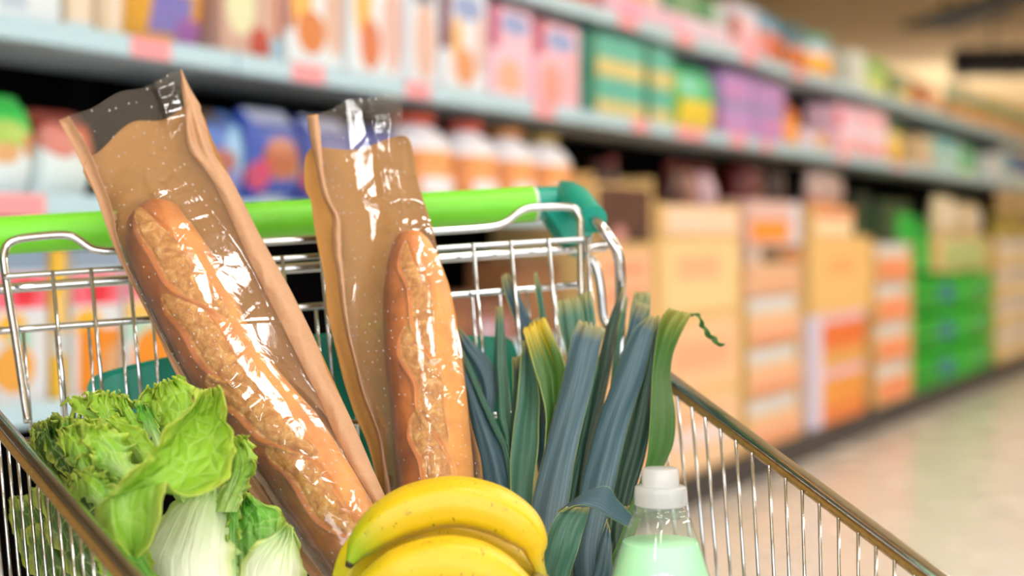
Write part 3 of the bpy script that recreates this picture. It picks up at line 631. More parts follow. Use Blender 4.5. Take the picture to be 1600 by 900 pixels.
# rear corner tubes (right one visible) and side panels
RT = [eb-et*.01, P(937, 352, 1.495), P(958, 380, 1.488), P(967, 402, 1.488), P(969.5, 440, 1.49), P(969, 500, 1.495)]
MB().tube(RT+[P(969, 620, 1.49), P(969, 760, 1.48)], .0048, 14, 60).build('corner_tube', M_chrome, cart)
MB().tube([P(922, 402, 1.53), P(932, 420, 1.53), P(938, 450, 1.53), P(942, 492, 1.53), P(949, 508, 1.528), P(962, 524, 1.52), P(985, 544, 1.50)], .0042, 12, 40).build('corner_hoop', M_chrome, cart)
MB().tube([P(-72, 400, 1.40), P(-90, 450, 1.37), P(-88, 560, 1.36), P(-86, 760, 1.35)], .0050, 14, 40).build('corner_tube', M_chrome, cart)
ZB = .648                                                           # the basket's floor
def side_panel(A, B_, far, xs, slope, flip, nm):
    """A: rear end of the rail, B_: front end, wires drop from pixel columns xs"""
    A, B_ = np.array(A), np.array(B_); t = (B_-A)/np.linalg.norm(B_-A)
    inn = np.cross(t, (0, 0, 1.)); inn /= np.linalg.norm(inn)
    if inn[0]*flip > 0: inn = -inn
    p = MB(); p.tube([A, A*.5+B_*.5, B_], .0046, 14, 30)
    o = p.build('side_rail', M_chrome, cart); o['label'] = nm
    dz_ = np.array([0, 0, -.0085]); MB().tube([A-inn*.001+dz_, B_-inn*.001+dz_], .0042, 12, 20).build('under_rail', M_chrome_rail, o)['label'] = 'tarnished lower bar of the rail'
    wv = MB()
    for x in xs:
        # parameter along the rail where it appears at column x
        k = (x-CX)/F; s = (k*A[1]-A[0])/((B_[0]-A[0])-k*(B_[1]-A[1])); top = A+(B_-A)*s+inn*.0052+np.array([0, 0, -.008])
        bx_ = slope(x); y0 = CY+(H-top[2])*F/top[1]; dn = top+np.array([0, 0, ZB-top[2]])
        y1 = CY+(H-ZB)*F/top[1]; dn[0] = (x+bx_*(y1-y0)-CX)/F*top[1]
        wv.tube([top, top*.4+dn*.6, dn], .0013, 8)
    for z in (.3, .62):
        a = A*(1-z)+np.array([A[0]+inn[0]*.05, A[1], ZB])*z; b = B_*(1-z)+np.array([B_[0]+inn[0]*.03, B_[1], ZB])*z
    wv.build('side_wires', M_chrome, o)
    lo = MB(); q0 = A.copy(); q1 = B_.copy(); q0[2] = q1[2] = ZB; q0[0] += flip*-.012; q1[0] += flip*.0; lo.tube([q0+inn*.02, q1+inn*.02], .0032, 10, 6); lo.build('lower_rail', M_chrome, o)
    return o
rA = P(966, 528, 1.575); rA2 = P(1050, 592, 1.43); rB2 = P(1465, 899, 1.12); rB = rA2+(rB2-rA2)*1.75
rxs = [989, 1014, 1040, 1066, 1089, 1110, 1134, 1158, 1183, 1210, 1236, 1262, 1289, 1319, 1350, 1378, 1407, 1438, 1470, 1504, 1540, 1580, 1622, 1668, 1718, 1775, 1840]
side_panel(rA2+(rA2-rB2)*.18, rB, 0, rxs, lambda x: .07-(min(x, 1500)-1066)/253*.085, 1, 'worn chrome side rail running down to the right')
lA2 = P(0, 655, 1.27); lB2 = P(211, 900, .985); lA = lA2+(lA2-lB2)*.42; lB = lA2+(lB2-lA2)*1.9
lxs = [-80, -62, -46, -31, -16, -1, 14, 30, 45, 59, 76, 94, 110, 127, 146, 163, 181, 200, 220, 242, 266, 292, 320, 350, 385]
side_panel(lA, lB, 0, lxs, lambda x: .115+.00012*x, -1, 'worn chrome side rail running down from the left edge')
# front panel, floor grid, undercarriage
fl = MB(); pts = [np.array([*rB[:2], ZB]), np.array([*lB[:2], ZB])]
fr, flf = rB, lB
bl, br_ = np.array([*lA[:2], ZB]), np.array([rA2[0], rA2[1], ZB])
for k in np.linspace(0, 1, 26): fl.tube([bl*(1-k)+br_*k-np.array([0, 0, .003]), np.array([*flf[:2], ZB])*(1-k)+np.array([*fr[:2], ZB])*k-np.array([0, 0, .003])], .0014, 8)
for k in np.linspace(0, 1, 8):
    a = bl*(1-k)+np.array([*flf[:2], ZB])*k; b = br_*(1-k)+np.array([*fr[:2], ZB])*k; fl.tube([a-np.array([0, 0, .0065]), b-np.array([0, 0, .0065])], .0026, 10)
fl.build('basket_floor', M_chrome, cart)
fp = MB(); fp.tube([flf, fr], .0046, 12); q0, q1 = np.array([*flf[:2], ZB]), np.array([*fr[:2], ZB]); fp.tube([q0, q1], .003, 10)
for k in np.linspace(0.03, .97, 13): fp.tube([flf*(1-k)+fr*k, q0*(1-k)+q1*k], .0013, 8)
fp.build('front_panel', M_chrome, cart)
for sgn, A, Bq in ((1, br_, np.array([*fr[:2], ZB])), (-1, bl, np.array([*flf[:2], ZB]))):
    a, b = A.copy(), Bq.copy(); mid = np.array([.03, 1.2, 0]); pt = lambda q, k, z: np.array([*(q[:2]*(1-k)+mid[:2]*k), z])
    ch = MB().tube([pt(a, .04, ZB-.01), pt(a, .0, .4), pt(a, -.05, .2), pt(a, .0, .16), pt(b, -.1, .15)], .0105, 14, 40); ch.build('chassis_tube', M_chrome, cart)
    for q in (pt(a, -.02, .0), pt(b, -.08, .0)):
        f = MB(); f.box(q+np.array([-.022, -.02, .10]), q+np.array([.022, .03, .145]), .004); f.box(q+np.array([-.022, -.008, .05]), q+np.array([-.018, .03, .11])); f.box(q+np.array([.018, -.008, .05]), q+np.array([.022, .03, .11]))
        c = f.build('caster', M_chrome, cart, False)
        MB().lathe([(.03, -.014), (.052, -.014), (.06, -.009), (.06, .009), (.052, .014), (.03, .014)], 32, q+np.array([0, .01, .06]), ax=(1, 0, 0)).build('wheel', M_tyre, c, auto=40)
# child seat flap behind the gate
se = [(136, 604), (143, 590), (158, 583), (200, 571), (240, 562), (285, 553), (390, 534), (495, 522), (600, 519), (700, 523), (785, 526), (798, 530), (806, 544), (812, 575), (822, 650), (830, 720), (500, 740), (150, 740), (140, 660)]
V = [G(x, y, .03) for x, y in cr(se, 120, True)[:-1]]; nV = len(V); V2 = [p-gnorm*.012 for p in V]
ins = [p*.94+np.mean(V, axis=0)*.06+gnorm*.003 for p in V]
fc = [(i, (i+1) % nV, nV+(i+1) % nV, nV+i) for i in range(nV)]+[tuple(range(2*nV-1, nV-1, -1))]+[((i+1) % nV, i, 2*nV+i, 2*nV+(i+1) % nV) for i in range(nV)]+[tuple(range(2*nV, 3*nV))]
st = mesh_obj('child_seat_flap', V+V2+ins, fc, M_teal2, cart); st.data.set_sharp_from_angle(angle=math.radians(35)); st['label'] = 'teal plastic child seat flap'
# ------------------------------------------------------------------ bread
def crust_mat():
    n = NT('baguette_crust'); v = n.coord('Object', (1, 1, 1)); at = n.n('ShaderNodeAttribute', attribute_name='score'); br = n.n('ShaderNodeAttribute', attribute_name='bake')
    n1 = n.noise(v, 38, 5, .6); n2 = n.noise(v, 130, 7, .68, .6); n3 = n.noise(v, 700, 3, .6)
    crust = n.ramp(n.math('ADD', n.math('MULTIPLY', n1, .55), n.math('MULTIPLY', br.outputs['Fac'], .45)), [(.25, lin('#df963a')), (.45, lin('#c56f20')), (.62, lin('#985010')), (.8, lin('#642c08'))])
    crumb = n.ramp(n2, [(.25, lin('#7d4512')), (.42, lin('#b0702a')), (.56, lin('#c98f44')), (.76, lin('#e8cb94'))])
    m = n.math('ADD', at.outputs['Fac'], n.math('MULTIPLY', n.math('SUBTRACT', n2, .5), .5)); m = n.ramp(m, [(.35, 0.0), (.6, 1.0)])
    col = n.mix(m, crust, crumb)
    hgt = n.math('ADD', n.math('MULTIPLY', n2, n.math('ADD', n.math('MULTIPLY', at.outputs['Fac'], .9), .12)), n.math('MULTIPLY', n3, .25))
    return n.done(n.bsdf(col, n.ramp(m, [(0, .38), (1, .7)]), 0, n.bump(hgt, .55, .0025)))
M_crust = crust_mat()
def baguette(label, axis, rad, dfun, scores, loc, seed, pale=0.0):
    """axis in pixels, rad in pixels; scores: (s, half length, start offset, end offset, half width), all in metres or 0..1 along the loaf"""
    A = cr([(x, y) for x, y in axis], 260); D = np.array([dfun(y) for y in A[:, 1]])
    Pc = np.stack([(A[:, 0]-CX)/F*D, D, H+(CY-A[:, 1])/F*D], 1)
    t_in = np.r_[0, np.cumsum(np.linalg.norm(np.diff(np.array(axis, float), axis=0), axis=1))]; t_in /= t_in[-1]
    R = np.interp(np.linspace(0, 1, 260), t_in, rad)*D/F
    k = np.linspace(0, 1, 260); R = np.maximum(R, .0005)
    T = np.gradient(Pc, axis=0); T /= np.linalg.norm(T, axis=1)[:, None]
    view = Pc-np.array([0, 0, H]); view /= np.linalg.norm(view, axis=1)[:, None]
    e1 = -(view-T*np.sum(view*T, 1)[:, None]); e1 /= np.linalg.norm(e1, axis=1)[:, None]; e2 = np.cross(T, e1)
    if e2[100][0] < 0: e2 = -e2
    nth = 144; th = np.linspace(-np.pi, np.pi, nth, endpoint=False)
    S_ = np.r_[0, np.cumsum(np.linalg.norm(np.diff(Pc, axis=0), axis=1))]
    s, TH = np.meshgrid(S_, th, indexing='ij'); r0 = R[:, None]*np.ones(nth)
    tt = TH*.031; sc = np.zeros_like(s); disp = np.zeros_like(s)
    p3 = np.stack([s*1.0, np.cos(TH)*.03, np.sin(TH)*.03], -1)
    wob = fbm(p3, seed, 4, 60.)
    for (c, hl, t0, t1, wd) in scores:
        x = (s-c)/hl; inside = np.clip(1-x**2, 0, 1)
        tc = t0+(t1-t0)*(x+1)/2+.003*np.sin(x*5+seed)+.0012*wob; ww = wd*inside**.55+1e-5
        q = (tt-tc)/ww; on = (np.abs(x) < 1)
        m = np.clip(1.25-np.abs(q)**3, 0, 1)*on; m = np.minimum(m, 1)
        sc = np.maximum(sc, m)
        disp += on*inside**.5*(.0048*np.exp(-((q+1.10)/.20)**2) + .0026*np.clip(1-q**2, 0, 1) - .0030*np.exp(-((q-1.0)/.16)**2) - .0022*np.exp(-((q+.86)/.12)**2))
    disp += sc*(.0009*fbm(p3, seed+1, 4, 110.)+.0006*fbm(p3, seed+2, 3, 420.))+(1-sc)*(.0006*fbm(p3, seed+3, 3, 50.))
    fade = np.clip(R/.02, 0, 1)[:, None]; rr = r0+disp*fade
    V = Pc[:, None]+rr[..., None]*(np.cos(TH)[..., None]*e1[:, None]*.97+np.sin(TH)[..., None]*e2[:, None])
    i, j = np.meshgrid(np.arange(259), np.arange(nth), indexing='ij'); jn = (j+1) % nth
    fc = np.stack([i*nth+j, i*nth+jn, (i+1)*nth+jn, (i+1)*nth+j], -1).reshape(-1, 4)
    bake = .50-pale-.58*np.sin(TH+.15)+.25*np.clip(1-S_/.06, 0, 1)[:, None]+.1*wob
    o = mesh_obj('baguette', V.reshape(-1, 3)-np.array(loc), fc, M_crust, None, attrs={'score': sc.ravel(), 'bake': np.clip(bake, 0, 1).ravel()})
    o.location = tuple(loc); tag(o, label, 'bread', 'baguettes')
    return dict(A=A, D=D, R=R)
dB1 = lambda y: 1.385-.165*(y-150)/650 if y < 800 else 1.22-.00016*(y-800)
dB2 = lambda y: 1.425-.13*(y-150)/650 if y < 800 else 1.295-.00016*(y-800)
ax1 = [(231, 318), (233, 323), (239, 338), (250, 372), (268, 408), (287, 442), (308, 482), (337, 540), (372, 595), (412, 645), (455, 697), (494, 757), (540, 830), (590, 905), (632, 968), (655, 1003), (668, 1022)]
rd1 = [0, 22, 42, 54, 59, 61, 62, 60, 60, 60, 61, 60, 58, 56, 48, 30, 0]
ax2 = [(638, 361), (639, 365), (641, 378), (645, 405), (650, 450), (655, 500), (661, 560), (669, 620), (677, 700), (681, 745), (688, 850), (694, 930), (698, 975), (700, 1000), (701, 1015)]
rd2 = [0, 18, 29, 40, 51, 57, 60, 60, 60, 60, 59, 56, 46, 26, 0]
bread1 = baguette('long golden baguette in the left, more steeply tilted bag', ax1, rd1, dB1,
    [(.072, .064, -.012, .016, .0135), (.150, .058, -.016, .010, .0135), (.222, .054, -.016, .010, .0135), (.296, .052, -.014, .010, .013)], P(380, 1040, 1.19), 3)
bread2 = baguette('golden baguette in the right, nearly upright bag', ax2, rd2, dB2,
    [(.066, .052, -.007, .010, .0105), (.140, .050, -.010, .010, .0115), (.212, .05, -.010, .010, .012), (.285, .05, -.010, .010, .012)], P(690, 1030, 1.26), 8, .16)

# ------------------------------------------------------------------ bags: kraft paper with a clear film window
def kraft(name, c0, c1, rough=.75):
    n = NT(name); v = n.coord('Object', (1, 1, 1)); f = n.noise(n.coord('Object', (60, 60, 400)), 4, 4, .6); g = n.noise(v, 30, 4)
    wv = n.noise(v, 14, 3, .5, 1.5); vc = n.n('ShaderNodeTexVoronoi', feature='DISTANCE_TO_EDGE'); vc.inputs['Scale'].default_value = 30; n.l(n.n('ShaderNodeTexCoord').outputs['Object'], vc.inputs['Vector'])
    wv = n.math('ADD', wv, n.math('MULTIPLY', n.ramp(vc.outputs['Distance'], [(0, 1.0), (.12, 0.0)]), .22))
    col = n.mix(n.math('ADD', n.math('MULTIPLY', f, .5), n.math('MULTIPLY', g, .5)), lin(c0), lin(c1))
    d = n.n('ShaderNodeBsdfTranslucent'); n.l(col, d.inputs[0]); b = n.bsdf(col, rough, 0, n.bump(n.math('ADD', n.math('MULTIPLY', f, .1), wv), .6, .005))
    mx = n.n('ShaderNodeMixShader'); mx.inputs[0].default_value = .12; n.l(b, mx.inputs[1]); n.l(d.outputs[0], mx.inputs[2]); return n.done(mx.outputs[0])
M_kraft = kraft('kraft_paper', '#9c6a2c', '#c08c48'); M_kraft_p = kraft('kraft_paper_pale_side', '#b98861', '#d4aa86', .55)
def thin_fresnel(n):
    """a sheet has the same reflectance from either side"""
    fr = n.n('ShaderNodeFresnel'); g = n.n('ShaderNodeNewGeometry'); n.l(n.math('SUBTRACT', 1.5, n.math('MULTIPLY', g.outputs['Backfacing'], 1.5-1/1.5)), fr.inputs[0]); return fr
def film_mat():
    n = NT('clear_perforated_film'); tc = n.n('ShaderNodeTexCoord'); uv = n.n('ShaderNodeMapping'); uv.inputs['Scale'].default_value = (16, 62, 1); n.l(tc.outputs['UV'], uv.inputs[0])
    vo = n.n('ShaderNodeTexVoronoi', feature='F1'); vo.inputs['Scale'].default_value = 1; vo.inputs['Randomness'].default_value = .28; n.l(uv.outputs[0], vo.inputs['Vector'])
    dot = n.math('LESS_THAN', vo.outputs['Distance'], .11)
    v = n.coord('Object'); nz = n.noise(n.coord('Object', (1, 1, .45)), 55, 4, .55, .8); cr_ = n.n('ShaderNodeTexVoronoi', feature='DISTANCE_TO_EDGE'); cr_.inputs['Scale'].default_value = 24; n.l(v, cr_.inputs['Vector'])
    hgt = n.math('ADD', nz, n.math('MULTIPLY', n.ramp(cr_.outputs['Distance'], [(0, 1.0), (.06, 0.0)]), .25)); bp = n.bump(hgt, .16, .003)
    tr = n.n('ShaderNodeBsdfTransparent'); tr.inputs[0].default_value = (.97, .96, .95, 1)
    df = n.n('ShaderNodeBsdfDiffuse'); df.inputs[0].default_value = (.85, .82, .82, 1); n.l(bp, df.inputs['Normal'])
    gl = n.n('ShaderNodeBsdfGlossy'); gl.inputs['Roughness'].default_value = .09; gl.inputs[0].default_value = (1, 1, 1, 1); n.l(bp, gl.inputs['Normal'])
    m1 = n.n('ShaderNodeMixShader'); n.l(n.math('ADD', n.math('MULTIPLY', dot, .42), .042), m1.inputs[0]); n.l(tr.outputs[0], m1.inputs[1]); n.l(df.outputs[0], m1.inputs[2])
    fr = thin_fresnel(n); n.l(bp, fr.inputs['Normal'])
    m2 = n.n('ShaderNodeMixShader'); n.l(n.math('MULTIPLY', fr.outputs[0], 1.6, True), m2.inputs[0]); n.l(m1.outputs[0], m2.inputs[1]); n.l(gl.outputs[0], m2.inputs[2])
    return n.done(m2.outputs[0])
M_film = film_mat()
def rows(pl, n): return cr(pl, n)
def seg_dist(X, Y, pl):
    """signed pixel distance to a polyline and the parameter along it"""
    best = np.full(X.shape, 1e9); par = np.zeros(X.shape); sg = np.zeros(X.shape); pl = np.array(pl, float); m = len(pl)-1
    for i in range(m):
        a, b = pl[i, :2], pl[i+1, :2]; ab = b-a; t = np.clip(((X-a[0])*ab[0]+(Y-a[1])*ab[1])/(ab@ab), 0, 1)
        dx, dy = X-a[0]-t*ab[0], Y-a[1]-t*ab[1]; d = np.hypot(dx, dy); k = d < best
        best = np.where(k, d, best); par = np.where(k, (i+t)/m, par); sg = np.where(k, np.sign(ab[0]*dy-ab[1]*dx), sg)
    return best, par, sg
def bread_front(X, Y, br, dfun, pad):
    """distance of the bread's front surface (or a soft lifted film) at pixel (X, Y)"""
    A = br['A']; dd, par, _ = seg_dist(X, Y, np.c_[A][::6]); Dm = np.vectorize(dfun)(Y)
    Rr = np.interp(np.clip(par+.022*np.clip(1-par/.2, 0, 1), 0, 1), np.linspace(0, 1, 260), br['R'])+pad; l = dd*Dm/F
    return Dm, l, Rr
def bag_sheet(name, L, R, dep, mat, parent, nu=61, nv=150, wav=None, thick=.0003, top=None, seed=0, crumple=.0):
    Lq, Rq = rows(L, nv), rows(R, nv); u = np.linspace(0, 1, nu)
    X = Lq[:, None, 0]*(1-u)+Rq[:, None, 0]*u; Y = Lq[:, None, 1]*(1-u)+Rq[:, None, 1]*u
    v = np.linspace(0, 1, nv)[:, None]*np.ones(nu); U = np.ones((nv, 1))*u
    if top is not None: 
        k = np.clip(1-v/.10, 0, 1)**1.5; Y = Y+k*top(U); 
    D = dep(X, Y, U, v)
    if crumple: D = D+crumple*(.8*fbm(np.stack([X/60., Y/110.], -1), seed, 4, 1.2)+1.3*np.abs(fbm(np.stack([X/70., Y/60.], -1), seed+40, 3, 1.3)))
    W = np.stack([(X-CX)/F*D, D, H+(CY-Y)/F*D], -1)
    o = mesh_obj(name, W.reshape(-1, 3), grid_faces(nv, nu), mat, parent, uvs=np.stack([U.ravel(), v.ravel()], 1))
    if thick: m = o.modifiers.new('Solidify', 'SOLIDIFY'); m.thickness = thick; m.offset = 0
    return o
vec = np.vectorize
def ridge(X, Y, pl, W, tilt=27, steep=.4, seed=1):
    """a crease along a polyline whose right flank, W pixels wide, is turned by `tilt` degrees"""
    d, p, s = seg_dist(X, Y, pl); sd = -d*s; Wv = W*np.clip(5*p+.25, 0, 1)*np.clip(5*(1-p)+.25, 0, 1)*(1+.22*np.sin(p*9+seed)+.10*np.sin(p*23+2*seed))
    h = math.tan(math.radians(tilt))*Wv*1.35/F
    return h*np.where(sd > 0, np.clip(1-sd/Wv, 0, 1), np.clip(1+sd/(Wv*steep), 0, 1))
def back_depth(br, dfun):
    def dep(X, Y, U, V):
        Dm, l, Rr = bread_front(X, Y, br, dfun, .003)
        k = np.clip((Y-(br['A'][0, 1]-60))/70, 0, 1); t = np.clip(1-(2*U-1)**2, 0, 1)**.7
        return Dm+.0105+np.maximum(.012*t, k*(1.13*np.sqrt(np.clip(Rr**2-l**2, 0, 1))-.0075))
    return dep
FLAT = {'bread1': (18, 34, 26), 'bread2': (999, 999, 0)}
def film_depth(br, dfun, Lq, Rq, creases, seed, lift=.005):
    """film pulled taut from edge to edge over the loaf"""
    lo, hi, mid = FLAT['bread1' if br is bread1 else 'bread2']
    TILT = [t for t in range(-75, 76, 3) if not lo < t < hi]+([mid] if mid else [])
    def dep(X, Y, U, V):
        Dm, l, Rr = bread_front(X, Y, br, dfun, .0078)
        A = br['A']; ytop = A[0, 1]
        dd_, par_, sg_ = seg_dist(X, Y, A[::6]); ls = l*-sg_                    # right of the loaf is positive
        g = np.radians(np.linspace(0, 76, 60))
        def lim(le, R): return g[np.argmin(np.abs(le[:, None]*np.sin(g)-R[:, None]-.003*np.cos(g)), 1)]
        Rm = Rr.mean(1); tR = lim(np.maximum(ls[:, -1], 1e-3), Rm)[:, None]; tL = lim(np.maximum(-ls[:, 0], 1e-3), Rm)[:, None]
        k5 = np.ones(31)/31; tR[:, 0] = np.convolve(np.pad(tR[:, 0], 15, mode='edge'), k5, 'valid'); tL[:, 0] = np.convolve(np.pad(tL[:, 0], 15, mode='edge'), k5, 'valid')
        b = np.full(X.shape, 1.0)
        for t in TILT:
            te = np.clip(np.radians(t), -np.maximum(tL, .84), np.maximum(tR, .84)); b = np.minimum(b, (Rr-ls*np.sin(te))/np.cos(te))
        b = np.maximum(b*1.12, -.003)
        edge = np.minimum(U, 1-U)*2; lf = lift*np.clip(edge*1.5, 0, 1)
        k = np.clip((Y-(ytop-95))/68, 0, 1); k = k*k*(3-2*k); b = np.maximum(b*k, lf*.8)
        D = Dm+.003-b
        D = D+.0006*fbm(np.stack([X/45., Y/120.], -1), seed, 4, 1.0)*np.clip(edge*5, 0, 1)
        for c in creases: D = D-ridge(X, Y, *c)
        return D
    return dep
Lo1 = [(92, 188), (112, 225), (130, 262), (150, 305), (162, 342), (185, 402), (212, 454), (242, 514), (274, 582), (312, 650), (362, 730), (426, 818), (479, 893), (562, 1000), (652, 1105)]
Li1 = [(108, 181), (122, 205), (142, 240), (160, 285), (176, 328), (186, 380), (208, 436), (242, 506), (284, 580), (330, 655), (384, 732), (445, 822), (507, 900), (582, 1000), (668, 1105)]
Ri1 = [(282, 109), (284, 140), (288, 170), (290, 215), (298, 240), (322, 268), (337, 292), (358, 336), (384, 395), (412, 452), (442, 512), (472, 572), (502, 632), (528, 690), (556, 740), (592, 798), (632, 860), (698, 965), (752, 1105)]
Ro1 = [(283, 108), (298, 140), (313, 165), (315, 178), (330, 215), (352, 262), (380, 315), (405, 365), (430, 410), (455, 455), (480, 505), (502, 552), (530, 615), (560, 680), (588, 745), (607, 785), (645, 850), (712, 965), (768, 1105)]
bagA = thing('baguette_bag', 'brown kraft paper bag with clear window, left and tilted, holding a baguette', 'bread bag', P(720, 1105, 1.19), 0, 'baguette bags')
bl1 = [(137, 239)]+Lo1[2:]; br1 = [(296, 163)]+Ro1[3:]
bag_sheet('back_panel', bl1, br1, back_depth(bread1, dB1), M_kraft, bagA, 41, 120, top=lambda u: 9*np.sin(u*9+1)-6*np.sin(3.1*u), seed=1, crumple=.0012)
bag_sheet('side_gusset', Lo1, Li1, lambda X, Y, U, V: vec(dB1)(Y)+.0095-.006*U+.004*np.sin(np.pi*U), M_kraft_p, bagA, 9, 120, seed=2, crumple=.0006)
bag_sheet('side_gusset', Ri1, Ro1, lambda X, Y, U, V: vec(dB1)(Y)+.0035+.006*U-.007*np.sin(np.pi*U)*(1-.4*V)-.003*np.exp(-((Y-215)/35)**2)*np.sin(U*12), M_kraft_p, bagA, 31, 200, seed=3, crumple=.0028)
cr1 = [([(242, 126), (254, 160), (266, 210)], 26), ([(228, 284), (246, 310), (262, 340), (280, 385)], 22), 
       ([(432, 705), (482, 750), (520, 790), (572, 812)], 26, 24), ([(344, 585), (372, 615), (402, 655)], 20, 24)]
fo = bag_sheet('film_window', Li1, Ri1, film_depth(bread1, dB1, Li1, Ri1, cr1, 5), M_film, bagA, 90, 260, top=lambda u: 5*np.sin(u*11)*np.sin(u*np.pi), thick=0); fo['label'] = 'clear film window'
bagB = thing('baguette_bag', 'brown kraft paper bag with clear window, right and upright, holding a baguette', 'bread bag', P(690, 1068, 1.25), 0, 'baguette bags')
Lb2 = [(486, 231), (477, 246), (475, 280), (478, 300), (486, 314), (489, 340), (495, 376), (502, 410), (508, 440), (511, 486), (520, 526), (529, 562), (538, 598), (556, 652), (574, 693), (590, 757), (600, 830), (610, 960), (616, 1068)]
Lf2 = [(480, 180), (485, 217), (491, 246), (497, 280), (505, 310), (519, 338), (519, 372), (521, 400), (526, 424), (533, 478), (542, 526), (553, 568), (564, 612), (578, 648), (590, 682), (596, 727), (602, 771), (612, 850), (622, 960), (628, 1068)]
Rf2 = [(626, 146), (629, 170), (631, 190), (640, 219), (655, 292), (673, 349), (683, 392), (692, 430), (702, 463), (712, 507), (721, 545), (725, 590), (729, 625), (735, 663), (748, 712), (752, 745), (762, 850), (768, 960), (766, 1068)]
Rb2 = [(626, 212), (641, 221), (656, 293), (674, 350), (684, 393), (693, 431), (704, 463), (714, 507), (722, 545), (726, 590), (730, 625), (736, 663), (750, 713), (754, 745), (764, 850), (770, 960), (768, 1068)]
bag_sheet('back_panel', Lb2, Rb2, back_depth(bread2, dB2), M_kraft, bagB, 41, 120, top=lambda u: 12*np.sin(np.pi*u)**2, seed=11, crumple=.0014)
gi2 = [(497, 178), (500, 200), (503, 235), (507, 275), (516, 310), (531, 340), (533, 372), (534, 400), (537, 424), (542, 478), (549, 526), (559, 568), (570, 612), (583, 648), (596, 682), (604, 727), (612, 771), (622, 850), (632, 960), (638, 1068)]
bag_sheet('side_gusset', Lf2, gi2, lambda X, Y, U, V: vec(dB2)(Y)+.008-.006*U-.004*np.sin(np.pi*U), M_kraft_p, bagB, 13, 140, seed=12, crumple=.0012)
cr2 = [([(572, 146), (581, 190), (590, 235), (598, 290), (610, 340), (630, 375)], 26, 15.5), ([(664, 392), (676, 412), (672, 440)], 16, -10),
       ([(670, 566), (692, 590), (708, 626)], 22, -11), ([(668, 700), (672, 750)], 12, -9), ([(560, 305), (580, 318), (604, 322)], 10, 16)]
fo = bag_sheet('film_window', gi2, Rf2, film_depth(bread2, dB2, gi2, Rf2, cr2, 6), M_film, bagB, 80, 260, top=lambda u: -8*np.sin(np.pi*u)+4*np.sin(u*13)*np.sin(u*np.pi), thick=0); fo['label'] = 'clear film window'

# ------------------------------------------------------------------ bananas
def peel_mat():
    n = NT('banana_peel'); v = n.coord('Object'); at = n.n('ShaderNodeAttribute', attribute_name='along'); a = at.outputs['Fac']
    nz = n.noise(v, 26, 4); base = n.mix(n.ramp(nz, [(.35, 0.0), (.7, 1.0)]), lin('#dfb916'), lin('#d0b20e'))
    base = n.mix(n.ramp(a, [(.0, 1.0), (.06, .9), (.2, .25), (.32, 0.0)]), base, lin('#8fb418'))          # green towards the tip
    base = n.mix(n.ramp(a, [(.88, 0.0), (.95, .8), (1, 1.0)]), base, lin('#a9a02a'))
    base = n.mix(n.ramp(a, [(.0, 1.0), (.012, 1.0), (.02, 0.0)]), base, lin('#2b2013'))
    sp = n.noise(v, 75, 5, .75); base = n.mix(n.ramp(sp, [(.64, 0.0), (.70, .6)]), base, lin('#8a5a1a'))
    sp2 = n.noise(n.coord('Object', (3, 1, 1)), 160, 2, .5); base = n.mix(n.ramp(sp2, [(.70, 0.0), (.73, .9)]), base, lin('#4a300f'))
    return n.done(n.bsdf(base, .4, 0, n.bump(n.noise(v, 300, 3), .12, .0008), Subsurface_Weight=.08, Subsurface_Radius=(.01, .008, .002), Subsurface_Scale=.3))
M_peel = peel_mat(); M_bcrown = plain('banana_crown', '#8a7a2e', .6, 0, .2)
crown = P(848, 918, 1.13)
bun = thing('banana_bunch', 'bunch of ripe yellow bananas in front of the right baguette', 'bananas', P(700, 1100, 1.165))
def banana(pts, rad, roll=0.3):
    """pts: (x, y, distance) from the tip to the crown, rad in pixels"""
    n_ = 90; q = cr([tuple(P(p[0], p[1], p[2]-.033)) for p in pts], n_); d = q[:, 1]
    t_in = np.r_[0, np.cumsum(np.linalg.norm(np.diff(np.array(pts)[:, :2], axis=0), axis=1))]; t_in /= t_in[-1]
    R = np.interp(np.linspace(0, 1, n_), t_in, rad); k = np.array([.25, .5, .25])
    for _ in range(3): R = np.r_[R[0], np.convolve(R, k, 'valid'), R[-1]]
    R = R*d/F
    T = np.gradient(q, axis=0); T /= np.linalg.norm(T, axis=1)[:, None]
    N = np.cross(T, np.array([0, 1., 0])); N /= np.linalg.norm(N, axis=1)[:, None]; B_ = np.cross(T, N)
    th = np.linspace(0, 2*np.pi, 60, endpoint=False); pent = 1+.035*np.cos(5*(th+roll))+.012*np.cos(10*(th+roll))
    V = q[:, None]+R[:, None, None]*pent[None, :, None]*(np.cos(th)[None, :, None]*N[:, None]+np.sin(th)[None, :, None]*B_[:, None])
    i, j = np.meshgrid(np.arange(n_-1), np.arange(60), indexing='ij'); jn = (j+1) % 60
    fc = np.stack([i*60+j, i*60+jn, (i+1)*60+jn, (i+1)*60+j], -1).reshape(-1, 4).tolist()+[list(range(60))[::-1], list(range((n_-1)*60, n_*60))]
    al = np.repeat(np.linspace(0, 1, n_), 60)
    return mesh_obj('banana', V.reshape(-1, 3), fc, M_peel, bun, attrs={'along': al})
banana([(544, 886, 1.158), (549, 876, 1.16), (566, 850, 1.163), (600, 820, 1.165), (645, 797, 1.166), (710, 785, 1.166), (770, 797, 1.166), (812, 822, 1.166), (832, 846, 1.166), (836, 866, 1.166), (841, 884, 1.166), (848, 908, 1.166)], [5, 9, 24, 35, 39.5, 40, 38.5, 34, 25, 14.5, 9.5, 9])
banana([(530, 975, 1.176), (531, 955, 1.176), (540, 915, 1.18), (562, 868, 1.185), (600, 840, 1.195), (660, 835, 1.2), (730, 845, 1.2), (790, 870, 1.195), (830, 890, 1.185), (850, 912, 1.175)], [4, 9, 24, 32, 34, 34, 32, 24, 11, 8], .9)
